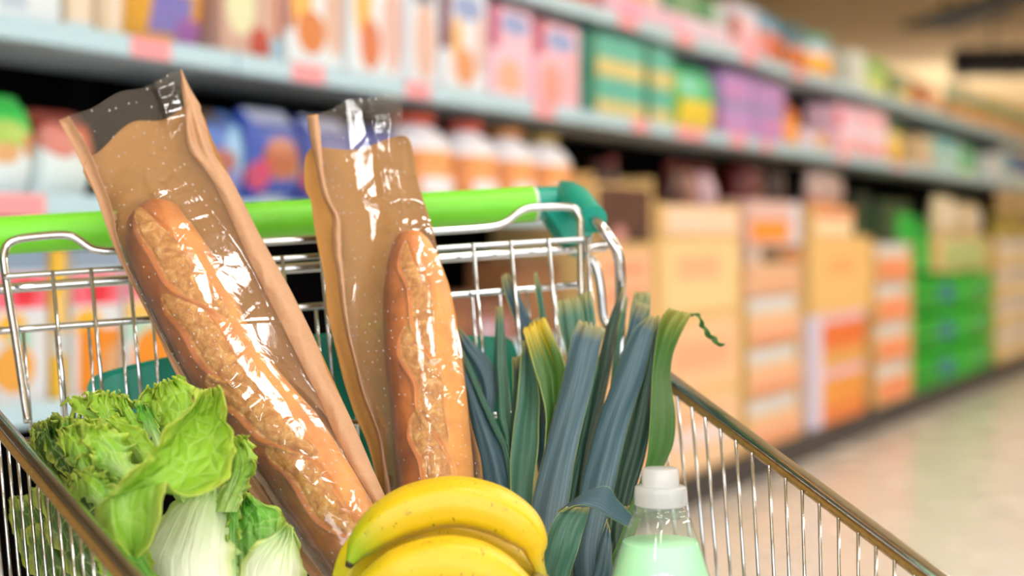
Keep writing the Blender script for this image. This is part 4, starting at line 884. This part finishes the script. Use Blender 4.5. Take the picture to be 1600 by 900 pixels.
b2 = [(535, 975, 1.125), (540, 962, 1.127), (562, 935, 1.13), (610, 902, 1.13), (660, 883, 1.13), (712, 879, 1.13), (756, 892, 1.13), (792, 915, 1.13), (818, 925, 1.145), (846, 920, 1.165)]; r2 = [4, 9, 26, 38, 41, 41.5, 39, 28, 12, 9]
banana(b2, r2, .5)
def rot(pts, deg, dd, cx=846, cy=920):
    a = math.radians(-deg); c, s = math.cos(a), math.sin(a)
    return [(cx+(x-cx)*c-(y-cy)*s, cy+(x-cx)*s+(y-cy)*c, z+dd*(1-i/len(pts))) for i, (x, y, z) in enumerate(pts)]
banana(rot(b2, 22, .045), r2, .2); banana(rot(b2, 40, .005), [.9*r for r in r2], .7)
MB().tube([P(838, 893, 1.133), P(846, 910, 1.133), P(856, 935, 1.135), P(862, 950, 1.137)], [.004, .0075, .009, .006], 14, 14).build('crown', M_bcrown, bun)

# ------------------------------------------------------------------ bottle of green milk
bd = 1.17; bm = bd/F; zb0 = ZB+.0015; bx0 = (1032-CX)*bm
hz = lambda y: H+(CY-y)*bm-zb0
btl = thing('milk_bottle', 'clear plastic bottle of pale mint green milk with translucent white cap', 'bottle', (bx0, bd, zb0))
def clear_mat(name, col, veil, gl_rough=.05, k=1.3):
    n = NT(name); v = n.coord('Object'); tr = n.n('ShaderNodeBsdfTransparent'); tr.inputs[0].default_value = col
    df = n.n('ShaderNodeBsdfDiffuse'); df.inputs[0].default_value = (.93, .95, .98, 1); tl = n.n('ShaderNodeBsdfTranslucent'); tl.inputs[0].default_value = (.93, .95, .98, 1); ad = n.n('ShaderNodeMixShader'); ad.inputs[0].default_value = .5
    n.l(df.outputs[0], ad.inputs[1]); n.l(tl.outputs[0], ad.inputs[2])
    gl = n.n('ShaderNodeBsdfGlossy'); gl.inputs['Roughness'].default_value = gl_rough; bp = n.bump(n.noise(n.coord('Object', (1, 1, .3)), 40, 2), .15, .003); n.l(bp, gl.inputs['Normal'])
    m1 = n.n('ShaderNodeMixShader'); m1.inputs[0].default_value = veil; n.l(tr.outputs[0], m1.inputs[1]); n.l(ad.outputs[0], m1.inputs[2])
    fr = thin_fresnel(n); m2 = n.n('ShaderNodeMixShader'); n.l(n.math('MULTIPLY', fr.outputs[0], k, True), m2.inputs[0]); n.l(m1.outputs[0], m2.inputs[1]); n.l(gl.outputs[0], m2.inputs[2])
    return n.done(m2.outputs[0])
M_clear = clear_mat('clear_bottle_plastic', (.97, .99, .98, 1), .06); M_cap = clear_mat('translucent_white_cap', (.95, .97, 1, 1), .6, .2, 1.0)
n = NT('mint_milk'); M_milk = n.done(n.bsdf(lin('#b6ffcc'), .25, 0, None, Subsurface_Weight=.15, Subsurface_Radius=(.004, .006, .005), Subsurface_Scale=.5))
px = lambda r: r*bm
prof = [(px(60), 0), (px(78), .002), (px(84), .008), (px(86), .02), (px(86), hz(960)), (px(83), hz(925)), (px(77), hz(897)), (px(69), hz(870)), (px(60), hz(845)), (px(52), hz(823)), (px(47), hz(810)), (px(42), hz(804)), (px(39.5), hz(800)), (px(39.5), hz(790))]
MB().lathe(prof, 64).build('bottle_body', M_clear, btl, True, True)
lv = hz(846)
mp = [(max(r-.0012, .001), max(h, .003)) for r, h in prof if h < lv-.002]+[(px(59.5), lv), (px(58), lv+.0004)]
MB().lathe(mp, 64).build('milk', M_milk, btl, True, True, 40)['label'] = 'pale mint green milk'
nk = MB().lathe([(px(41), hz(806)), (px(43.5), hz(803)), (px(43.5), hz(798)), (px(40), hz(797)), (px(40), hz(791))], 48).build('neck_ring', M_clear, btl, True, True, 40)
cl = [(px(40), hz(789)), (px(41), hz(788))]
for k in range(5): y = 786-k*4.6; cl += [(px(41.5), hz(y)), (px(40.2), hz(y-2.2))]
cl += [(px(40.5), hz(762)), (px(39), hz(759.5)), (px(30), hz(758.5))]
MB().lathe(cl, 64).build('cap_collar', M_cap, btl, True, True)
MB().lathe([(px(29), hz(759)), (px(29.2), hz(750)), (px(28.8), hz(735)), (px(27), hz(731.5)), (px(20), hz(730.5))], 48).build('cap', M_cap, btl, True, True, 50)
# ------------------------------------------------------------------ leeks
def leek_mat(name, c_lo, c_hi, rough=.42, tipc=None):
    n = NT(name); uv = n.n('ShaderNodeTexCoord').outputs['UV']
    def st(sx, sy, sc, det=3):
        mp = n.n('ShaderNodeMapping'); mp.inputs['Scale'].default_value = (sx, sy, 1); n.l(uv, mp.inputs[0]); return n.noise(mp.outputs[0], sc, det, .6)
    s1 = st(42, .9, 1.0); s2 = st(16, .6, 1.0); s3 = st(6, 14, 1.5); sp = n.n('ShaderNodeSeparateXYZ'); n.l(uv, sp.inputs[0])
    f = n.math('ADD', n.math('MULTIPLY', s1, .55), n.math('MULTIPLY', s2, .45)); col = n.ramp(f, [(.32, lin(c_lo)), (.68, lin(c_hi))])
    col = n.mix(n.ramp(s1, [(.62, 0.0), (.72, .45)]), col, lin('#8fa8a4'))
    ed = n.math('ABSOLUTE', n.math('SUBTRACT', sp.outputs[0], .5)); col = n.mix(n.ramp(ed, [(.475, 0.0), (.495, .8)]), col, lin('#9db36a'))
    tp = n.math('ADD', sp.outputs[1], n.math('MULTIPLY', n.math('SUBTRACT', s2, .5), .04)); col = n.mix(n.ramp(tp, [(.0, .9), (.012, .6), (.05, 0.0)]), col, lin('#a39a5e'))
    if tipc: col = n.mix(n.ramp(n.math('ADD', tp, n.math('MULTIPLY', n.math('SUBTRACT', s2, .5), .35)), [(.0, .75), (.04, .45), (.10, 0.0)]), col, lin(tipc))
    h = n.math('ADD', s1, n.math('MULTIPLY', s2, .6)); tl = n.n('ShaderNodeBsdfTranslucent'); n.l(col, tl.inputs[0])
    b = n.bsdf(col, rough, 0, n.bump(h, .35, .0015), Specular_IOR_Level=.45); mx = n.n('ShaderNodeMixShader'); mx.inputs[0].default_value = .08; n.l(b, mx.inputs[1]); n.l(tl.outputs[0], mx.inputs[2])
    return n.done(mx.outputs[0])
LK = {'blue': leek_mat('leek_leaf_blue_green', '#263f49', '#507280'), 'teal': leek_mat('leek_leaf_green', '#28503f', '#50806e'), 'deep': leek_mat('leek_leaf_deep_green', '#1d3a30', '#345448'),  # deep is leaf green darkened to paint in the shade on shadowed leaves
      'yellow': leek_mat('leek_leaf_yellowing', '#27501e', '#46702a', .4, '#d8b616'), 'olive': leek_mat('leek_leaf_olive', '#16400a', '#357016', .5, '#84862a')}
dL = lambda y: np.interp(y, [420, 560, 900, 1120], [1.425, 1.375, 1.235, 1.175])
n = NT('leek_shaft'); M_shaft = n.done(n.bsdf(n.mix(n.noise(n.coord('Object', (120, 120, 4)), 2, 3), lin('#dfe6c4'), lin('#a9c284')), .4))
def leek(label, bx, by=1118):
    d = dL(by); t = thing('leek', label, 'leek', P(bx, by, d), 0, 'leeks'); t['bx'] = bx
    del t['bx']
    MB().tube([P(bx, by-2, d), P(bx-2, by-60, dL(by-60)), P(bx-4, 1000, dL(1000)), P(bx-6, 960, dL(960))], [.0115, .012, .012, .011], 24, 20).build('shaft', M_shaft, t)
    m = MB()
    for k in range(22):
        a = rng.uniform(0, 6.28); r = rng.uniform(.001, .005); q = P(bx, by-2, d)+np.array([r*math.cos(a), r*math.sin(a), 0]); m.tube([q, q+np.array([r*math.cos(a)*.6, r*math.sin(a)*.6, -.004])], .0005, 5)
    m.build('roots', M_shaft, t); return t
def leaf(t, bx, L, R, mat, layer=0.0, fold=.006, curl=0, nv=70, nu=21, close=True, dfn=None, tw=None, jag=2.0, fx=0.0, dd=None):
    L = [tuple(p) for p in L]; R = [tuple(p) for p in R]
    if close:
        L += [(bx-16, 965), (bx-14, 1005)]; R += [(bx+16, 965), (bx+14, 1005)]
    fn = (dfn or dL)
    def bd(y): return float(fn(y))+layer*float(np.clip((1010-y)/150, 0, 1))
    def dz(U, V):
        w = np.clip(V*12, 0, 1)
        z = fold*(np.abs(U-fx)**1.25-.4)*np.clip(V*5+.25, 0, 1)+.0012*np.sin(U*7+V*9)*(1-V)
        if tw is not None: z = z+tw(U, V)
        return z
    def off(U, V):
        k = np.clip(1-V/.035, 0, 1); j = jag*k*(np.sin(U*17+bx)+.7*np.sin(U*41+2*bx)); return 0*U, j
    return sheet('leaf', L, R, LK[mat], t, nu, nv, dz, off, .0009, bd)
lkA = leek('leek with slender dark leaves pressed against the right baguette bag', 812)
leaf(lkA, 812, [(713, 535), (717, 560), (722, 600), (738, 680), (752, 745), (775, 830), (795, 900)], [(717, 532), (727, 560), (752, 625), (778, 680), (796, 722), (806, 770), (815, 830), (826, 900)], 'blue', .030, .009)
leaf(lkA, 812, [(713, 512), (714, 522), (722, 548), (738, 575), (752, 605), (760, 650), (775, 720), (790, 820)], [(716, 511), (728, 524), (748, 545), (765, 562), (774, 585), (775, 615), (772, 650), (788, 720), (810, 820)], 'blue', .036, .006)
leaf(lkA, 812, [(715, 540), (724, 566), (745, 618), (768, 668), (786, 705), (795, 760), (800, 840)], [(718, 538), (737, 578), (762, 632), (785, 680), (797, 706), (806, 760), (815, 840)], 'teal', .026, .004)
leaf(lkA, 812, [(775.5, 481), (773, 530), (772, 570), (776, 610), (777, 650), (787, 680), (794, 712), (800, 800)], [(785, 480), (789, 530), (792, 570), (795, 620), (799, 660), (801, 680), (800, 714), (812, 800)], 'teal', .030, .009, fx=-.3)
leaf(lkA, 812, [(817, 535), (814, 560), (808, 625), (801, 680), (797, 725), (798, 800)], [(824, 532), (832, 560), (842, 613), (842, 660), (841, 700), (834, 757), (832, 820)], 'teal', .020, -.008)
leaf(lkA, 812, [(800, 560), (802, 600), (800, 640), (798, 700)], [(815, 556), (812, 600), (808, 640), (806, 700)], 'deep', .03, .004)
lkB = leek('middle leek with a broad square cut blue leaf and one yellowing tip', 866)
gd = lambda x, y, o=-.0015: (x, y, float(G(x, y, o)[1]))
leaf(lkB, 866, [gd(783.5, 432), gd(788, 455), gd(803, 498, -.003), gd(815, 530, -.004), gd(828, 590, -.006), (836, 680, 1.36), (845, 800, 1.31)], [gd(796, 429), gd(806, 448), gd(820, 480, -.003), gd(831, 504, -.004), gd(845, 560, -.006), (856, 660, 1.36), (868, 800, 1.31)], 'blue', .045, .001, jag=3)
leaf(lkB, 866, [(834.5, 427), (838, 462), (843, 492), (848, 540), (850, 640), (855, 760)], [(838, 424), (845, 450), (852, 492), (860, 540), (866, 640), (875, 760)], 'teal', .04, .002, jag=0)
leaf(lkB, 866, [(827, 506), (832, 530), (845, 600), (852, 700)], [(842, 495), (852, 530), (862, 600), (872, 700)], 'blue', .020, .004)
leaf(lkB, 866, [(817, 514), (826, 545), (836, 580), (844, 605), (853, 652), (850, 720), (850, 800)], [(852, 495), (866, 528), (880, 562), (884, 590), (880, 650), (874, 720), (872, 800)], 'yellow', .000, -.010, fx=-.05, jag=3)
leaf(lkB, 866, [(869.5, 470), (876, 515), (886, 560), (884, 650), (870, 780)], [(905, 463), (912, 500), (914, 560), (910, 650), (892, 780)], 'teal', .022, .003)
leaf(lkB, 866, [(906, 459), (911, 490), (915, 540), (905, 650), (880, 780)], [(924, 455), (930, 500), (935, 560), (925, 650), (898, 780)], 'teal', .026, .003)
leaf(lkB, 866, [(902, 500), (890, 540), (878, 598), (864, 650), (851, 705), (838, 755), (830, 800), (834, 860), (845, 920)], [(946, 513), (937, 545), (926, 600), (910, 665), (897, 725), (888, 785), (880, 830), (880, 870), (884, 920)], 'blue', -.016, .007, jag=3)
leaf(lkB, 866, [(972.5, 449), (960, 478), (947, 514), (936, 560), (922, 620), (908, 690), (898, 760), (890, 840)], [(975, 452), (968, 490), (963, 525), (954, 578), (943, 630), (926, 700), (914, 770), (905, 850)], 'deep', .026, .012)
lkC = leek('leek at the right, with a twisted olive leaf and one leaf folded over', 919)
leaf(lkC, 919, [(978, 465), (966, 512), (958, 565), (950, 640), (935, 760)], [(981, 463), (975, 510), (966, 562), (964, 640), (955, 760)], 'teal', .020, .003, jag=0)
leaf(lkC, 919, [(991, 457), (983, 500), (975, 560), (960, 680), (935, 800)], [(1016, 457), (1014, 500), (1006, 560), (990, 680), (960, 800)], 'teal', .030, .004)
leaf(lkC, 919, [(993, 470), (985, 498), (974, 542), (961, 588), (948, 660), (930, 780)], [(1015, 479), (1006, 500), (998, 545), (990, 600), (975, 680), (950, 800)], 'blue', .012, .005, jag=3)
leaf(lkC, 919, [(1016, 494), (996, 508), (986, 522), (974, 548), (963, 578), (951, 614), (936, 652), (923, 700), (911, 745), (903, 790), (895, 860), (900, 920)], [(1022, 495), (1019, 525), (1009, 578), (996, 620), (986, 650), (972, 705), (962, 752), (952, 800), (940, 860), (938, 920)], 'blue', -.003, .008, jag=1)
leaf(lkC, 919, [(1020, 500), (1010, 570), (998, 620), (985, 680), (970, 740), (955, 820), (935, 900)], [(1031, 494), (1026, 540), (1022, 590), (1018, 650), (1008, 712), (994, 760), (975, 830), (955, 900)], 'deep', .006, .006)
leaf(lkC, 919, [(1046, 482), (1036, 493), (1028, 515), (1024, 540), (1019, 585), (1017, 630), (1014, 680), (1008, 728), (985, 790), (960, 860)], [(1080, 491), (1070, 509), (1060, 530), (1051, 554), (1047, 585), (1050, 615), (1055, 650), (1052, 692), (1038, 726), (1005, 800), (978, 870)], 'olive', -.004, .0,
     tw=lambda U, V: .016*np.sin(np.clip((V-.02)/.5, 0, 1)*np.pi-.35)*U+.004*U*U, jag=1)
t1 = sheet('dry_tip', [(1079, 489), (1090, 489), (1097, 497), (1101, 508), (1112, 522), (1124, 533), (1132, 538)], [(1075, 494), (1087, 493), (1092, 501), (1096, 513), (1107, 528), (1120, 539), (1131, 542)], LK['olive'], lkC, 7, 40, lambda U, V: .002*np.sin(V*22)*U, lambda U, V: (1.5*np.sin(V*30)*U, 1.2*np.sin(V*23)), .0006, lambda y: 1.395); t1['label'] = 'dry curled leaf tip'
# the leaf that folds over towards the viewer
leaf(lkC, 919, [(886, 792), (875, 800), (865, 814), (856, 838), (850, 865), (848, 900)], [(921, 793), (918, 806), (912, 826), (903, 860), (890, 900), (884, 930)], 'teal', -.030, .003, jag=0, dfn=lambda y: np.interp(y, [755, 800, 900, 1120], [1.215, 1.225, 1.215, 1.175]))
sheet('folded_leaf_end', [(872, 799), (890, 786), (914, 770), (938, 760), (953, 762), (962, 777), (976, 793), (988, 807), (986, 822)], [(878, 800), (896, 791), (915, 790), (932, 796), (943, 802), (955, 810), (966, 816), (976, 821), (983, 825)], LK['blue'], lkC, 15, 60, lambda U, V: -.012*np.sin(V*np.pi*.55)-.004*U, None, .0009, lambda y: 1.192+.00018*(y-760))
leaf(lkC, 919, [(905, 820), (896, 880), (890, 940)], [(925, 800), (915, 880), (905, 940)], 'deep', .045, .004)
leaf(lkC, 919, [(948, 812), (936, 850), (926, 905)], [(953, 830), (956, 870), (955, 905)], 'blue', -.016, .004)
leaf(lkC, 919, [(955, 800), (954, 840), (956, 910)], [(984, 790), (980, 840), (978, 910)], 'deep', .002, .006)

# ------------------------------------------------------------------ lettuce
def lettuce_mat(name, tip, mid, base, basepos=.6, blister=1.0, vn=.3, ribs=.35):
    n = NT(name); uv = n.n('ShaderNodeTexCoord').outputs['UV']; sp = n.n('ShaderNodeSeparateXYZ'); n.l(uv, sp.inputs[0]); v_ = sp.outputs[1]; ob = n.coord('Object')
    ed = n.n('ShaderNodeAttribute', attribute_name='edge').outputs['Fac']
    nz = n.noise(ob, 45, 4, .6)
    vv = n.math('ADD', v_, n.math('MULTIPLY', n.math('SUBTRACT', nz, .5), .25))
    col = n.ramp(vv, [(.0, lin(tip)), (max(.1, basepos-.35), lin(mid)), (min(.98, basepos+.25), lin(base))])
    col = n.mix(n.ramp(ed, [(.72, 0.0), (1, .8)]), col, lin('#c9da58'))
    mp = n.n('ShaderNodeMapping'); mp.inputs['Scale'].default_value = (15, 1.2, 1); n.l(uv, mp.inputs[0]); rib = n.noise(mp.outputs[0], 1.0, 3, .55, .3)
    vo = n.n('ShaderNodeTexVoronoi', feature='DISTANCE_TO_EDGE'); vo.inputs['Scale'].default_value = 70; mpo = n.n('ShaderNodeMapping'); n.l(ob, mpo.inputs[0]); n.l(mpo.outputs[0], vo.inputs['Vector'])
    vein = n.ramp(vo.outputs['Distance'], [(0, 1.0), (.07, 0.0)])
    ribw = n.ramp(rib, [(.46, 0.0), (.60, 1.0)]); rv = n.math('MULTIPLY', n.math('MULTIPLY', ribw, n.ramp(v_, [(.1, .12), (.7, .85)])), ribs)
    col = n.mix(n.math('MULTIPLY', vein, vn), col, lin('#cfe58c')); col = n.mix(rv, col, lin('#f6fbe8'))
    h = n.math('ADD', n.math('MULTIPLY', n.math('MULTIPLY', vo.outputs['Distance'], 1.5*blister), n.ramp(v_, [(.4, 1.0), (.9, .2)])), n.math('ADD', n.math('MULTIPLY', rib, .2+.7*ribs), n.math('MULTIPLY', nz, .4)))
    b = n.bsdf(col, .42, 0, n.bump(h, .7, .005), Specular_IOR_Level=.35); tl = n.n('ShaderNodeBsdfTranslucent'); n.l(n.mix(1.0, col, (.95, 1, .55, 1), 'MULTIPLY'), tl.inputs[0])
    mx = n.n('ShaderNodeMixShader'); mx.inputs[0].default_value = .22; n.l(b, mx.inputs[1]); n.l(tl.outputs[0], mx.inputs[2]); return n.done(mx.outputs[0])
LT = {'frill': lettuce_mat('lettuce_frilly_leaf', '#aad23a', '#88c232', '#aed86a', .75), 'big': lettuce_mat('lettuce_broad_leaf', '#98c42e', '#96c83a', '#98c83e', .85, 1.2, .28, .12), 'rib': lettuce_mat('lettuce_ribbed_leaf', '#8cc64c', '#cde6a4', '#fafdf0', .22, .10, .06, 1.0),
      'green': lettuce_mat('lettuce_green_leaf', '#58ac2a', '#6fbc38', '#d4ecb0', .6), 'dark': lettuce_mat('lettuce_dark_frill', '#426c16', '#365c14', '#44701e', .8)}  # dark has the shadow over the left leaves painted into its colour
let = thing('lettuce', 'head of frilly green lettuce with a white ribbed leaf, at the front left', 'lettuce', P(330, 1160, 1.13))
def lleaf(L, R, mat, d0, d1, ruf=.006, fr=5, px_=4, cup=.006, seed=0, nv=90, nu=61, dmid=None, tipw=1.0, wrinkle=.0016):
    """leaf from the tip (first points, distance d0) to the base (last points, d1)"""
    nL = max(len(L), len(R)); ph = seed*1.7
    def edge(U, V):
        e = np.maximum(np.abs(U), np.clip(1-V/.32, 0, 1)**1.0*tipw); return np.clip(e, 0, 1)
    def along(U, V): return np.sign(U)*V*1.3+U*np.clip(1-V/.35, 0, 1)*1.1
    def dz(U, V):
        e = edge(U, V); a = along(U, V); w = e**4.0
        base = d0*(1-V)+d1*V
        if dmid is not None: base = base+4*V*(1-V)*(dmid-(d0+d1)/2)
        r_ = 1.25*ruf*w*(np.sin(a*fr*6.28*.36+ph)+.6*np.sin(a*fr*6.28*.8+2*ph+1)+.28*np.sin(a*fr*6.28*1.9+ph))
        return base+r_*np.clip((1-V)*2.2, 0, 1)+cup*(U**2-.3)+wrinkle*fbm(np.stack([U*1.4, V*2.0], -1), seed, 4, 2.6)
    def off(U, V):
        e = edge(U, V)**3*np.clip((1-V)*2.2, 0, 1); a = along(U, V)
        return px_*e*(np.sin(a*fr*6.28*.9+ph+1)+.6*np.sin(a*fr*6.28*2.1+ph)), px_*e*(np.cos(a*fr*6.28*.8+2*ph)+.6*np.sin(a*fr*6.28*1.9+3*ph))
    return sheet('leaf', L, R, LT[mat], let, nu, nv, dz, off, .0007, lambda y: .028, 0, {'edge': lambda U, V: np.maximum(np.abs(U), 1-V/.18)}, None, lambda X, Y: 1.302-.00135*np.minimum(X, (X-.115*(Y-655))/.867))
# broad ribbed leaf facing the viewer
lleaf([(300, 757), (286, 775), (262, 795), (244, 820), (226, 850), (212, 885), (230, 940), (300, 1000), (340, 1060)], [(350, 752), (357, 765), (362, 790), (366, 820), (368, 860), (369, 900), (371, 950), (372, 1000), (372, 1060)], 'rib', 1.135, 1.10, .004, 3, 2, .022, 1, dmid=1.105)
# large leaf folded over: upper and lower lobe
lleaf([(309, 611), (302, 628), (285, 646), (264, 668), (243, 694), (224, 716), (205, 738), (188, 758), (160, 780), (147, 796), (158, 832), (186, 850), (203, 868)], [(342, 605), (349, 624), (350, 650), (366, 672), (363, 712), (358, 748), (330, 766), (296, 776), (262, 752), (253, 775), (250, 812), (236, 848), (214, 872)], 'big', 1.125, 1.045, .007, 3, 4, -.028, 2, dmid=1.06, nv=160, nu=81, tipw=.7, wrinkle=.0022)
lleaf([(226, 606), (216, 626), (224, 650), (240, 690), (258, 740), (284, 800)], [(292, 592), (303, 612), (298, 640), (288, 680), (284, 740), (302, 800)], 'frill', 1.185, 1.13, .006, 3, 3, .012, 3)
lleaf([(242, 602), (240, 622), (252, 650), (264, 690), (282, 740)], [(282, 588), (303, 606), (302, 632), (296, 672), (298, 740)], 'big', 1.165, 1.13, .005, 3, 3, .008, 4)
# frills at the upper left
lleaf([(101, 628), (111, 640), (124, 653), (142, 674), (170, 705)], [(171, 612), (170, 630), (180, 645), (192, 667), (208, 700)], 'frill', 1.195, 1.135, .008, 3, 6, .012, 5)
lleaf([(134, 617), (142, 640), (158, 664), (184, 700)], [(186, 614), (188, 634), (200, 660), (222, 700)], 'frill', 1.185, 1.14, .006, 3, 4, .006, 35)
lleaf([(176, 618), (182, 635), (196, 656), (214, 690), (240, 730)], [(198, 620), (208, 640), (216, 656), (232, 690), (256, 730)], 'frill', 1.18, 1.135, .005, 3, 3, .006, 6)
lleaf([(206, 626), (214, 648), (232, 680), (250, 725)], [(236, 636), (247, 662), (258, 695), (266, 725)], 'green', 1.175, 1.135, .004, 3, 3, .008, 8)
lleaf([(158, 664), (174, 690), (198, 715), (228, 742)], [(182, 647), (206, 662), (228, 678), (246, 703), (262, 735)], 'big', 1.16, 1.125, .003, 2, 2, .014, 7)
lleaf([(123, 664), (130, 690), (140, 713), (158, 732), (195, 760)], [(168, 667), (190, 682), (206, 694), (208, 712), (228, 752)], 'frill', 1.115, 1.095, .008, 3, 6, .010, 9)
lleaf([(134, 656), (140, 676), (152, 700), (180, 740)], [(158, 660), (168, 676), (180, 700), (205, 740)], 'frill', 1.15, 1.115, .006, 3, 4, .004, 36)
lleaf([(92, 682), (97, 702), (108, 718), (122, 740), (155, 775)], [(119, 658), (131, 680), (140, 698), (146, 727), (176, 770)], 'frill', 1.145, 1.105, .009, 3, 6, .012, 10)
lleaf([(109, 750), (115, 772), (132, 784), (175, 808)], [(146, 734), (166, 748), (177, 766), (205, 796)], 'frill', 1.10, 1.085, .008, 3, 6, .010, 11)
lleaf([(118, 715), (124, 742), (142, 765), (185, 795)], [(158, 712), (172, 735), (184, 758), (212, 788)], 'frill', 1.125, 1.10, .007, 3, 5, .004, 37)
lleaf([(86, 655), (96, 690), (120, 730), (170, 780), (240, 840)], [(140, 650), (152, 682), (166, 718), (200, 765), (260, 825)], 'green', 1.185, 1.13, .008, 3, 4, .010, 12)
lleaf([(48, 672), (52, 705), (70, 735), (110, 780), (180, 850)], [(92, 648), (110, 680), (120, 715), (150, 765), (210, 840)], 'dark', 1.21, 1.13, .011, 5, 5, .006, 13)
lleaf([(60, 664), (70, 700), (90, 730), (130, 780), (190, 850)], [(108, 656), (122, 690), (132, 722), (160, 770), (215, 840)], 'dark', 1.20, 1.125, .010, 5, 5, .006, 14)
# right side
lleaf([(352, 690), (356, 715), (352, 745), (330, 800)], [(385, 683), (398, 706), (394, 742), (370, 800)], 'frill', 1.13, 1.12, .009, 4, 4, .008, 15)
lleaf([(374, 772), (364, 800), (360, 840), (362, 880), (366, 940), (372, 1020)], [(392, 774), (418, 790), (440, 800), (442, 840), (432, 890), (420, 960), (395, 1030)], 'green', 1.155, 1.11, .006, 3, 3, .016, 16, wrinkle=.003)
lleaf([(448, 818), (420, 838), (392, 856), (376, 880), (372, 920), (375, 980), (378, 1050)], [(456, 826), (466, 850), (474, 882), (478, 915), (470, 960), (440, 1010), (400, 1060)], 'rib', 1.115, 1.085, .005, 3, 2, .018, 17, wrinkle=.002)
lleaf([(360, 772), (356, 800), (356, 860), (362, 940)], [(376, 776), (374, 810), (372, 870), (374, 940)], 'green', 1.13, 1.115, .006, 5, 3, .004, 18)
# left side and underneath, partly behind the rail
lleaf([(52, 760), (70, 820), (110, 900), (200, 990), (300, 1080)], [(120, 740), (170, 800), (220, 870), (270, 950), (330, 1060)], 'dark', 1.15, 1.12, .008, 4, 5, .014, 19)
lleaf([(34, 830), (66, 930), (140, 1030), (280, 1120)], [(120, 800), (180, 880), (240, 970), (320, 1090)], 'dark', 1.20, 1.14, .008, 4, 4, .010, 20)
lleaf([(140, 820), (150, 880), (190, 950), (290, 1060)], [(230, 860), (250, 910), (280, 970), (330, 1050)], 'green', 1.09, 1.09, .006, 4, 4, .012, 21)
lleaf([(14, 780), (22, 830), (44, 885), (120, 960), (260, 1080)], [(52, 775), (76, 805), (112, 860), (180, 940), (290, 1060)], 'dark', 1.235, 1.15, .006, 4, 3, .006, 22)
MB().tube([P(372, 1040, 1.10), P(362, 1070, 1.115), P(352, 1095, 1.125), P(345, 1108, 1.13)], [.016, .028, .032, .026], 24, 20).build('stalk', plain('lettuce_stalk', '#dfe8c0', .5), let)
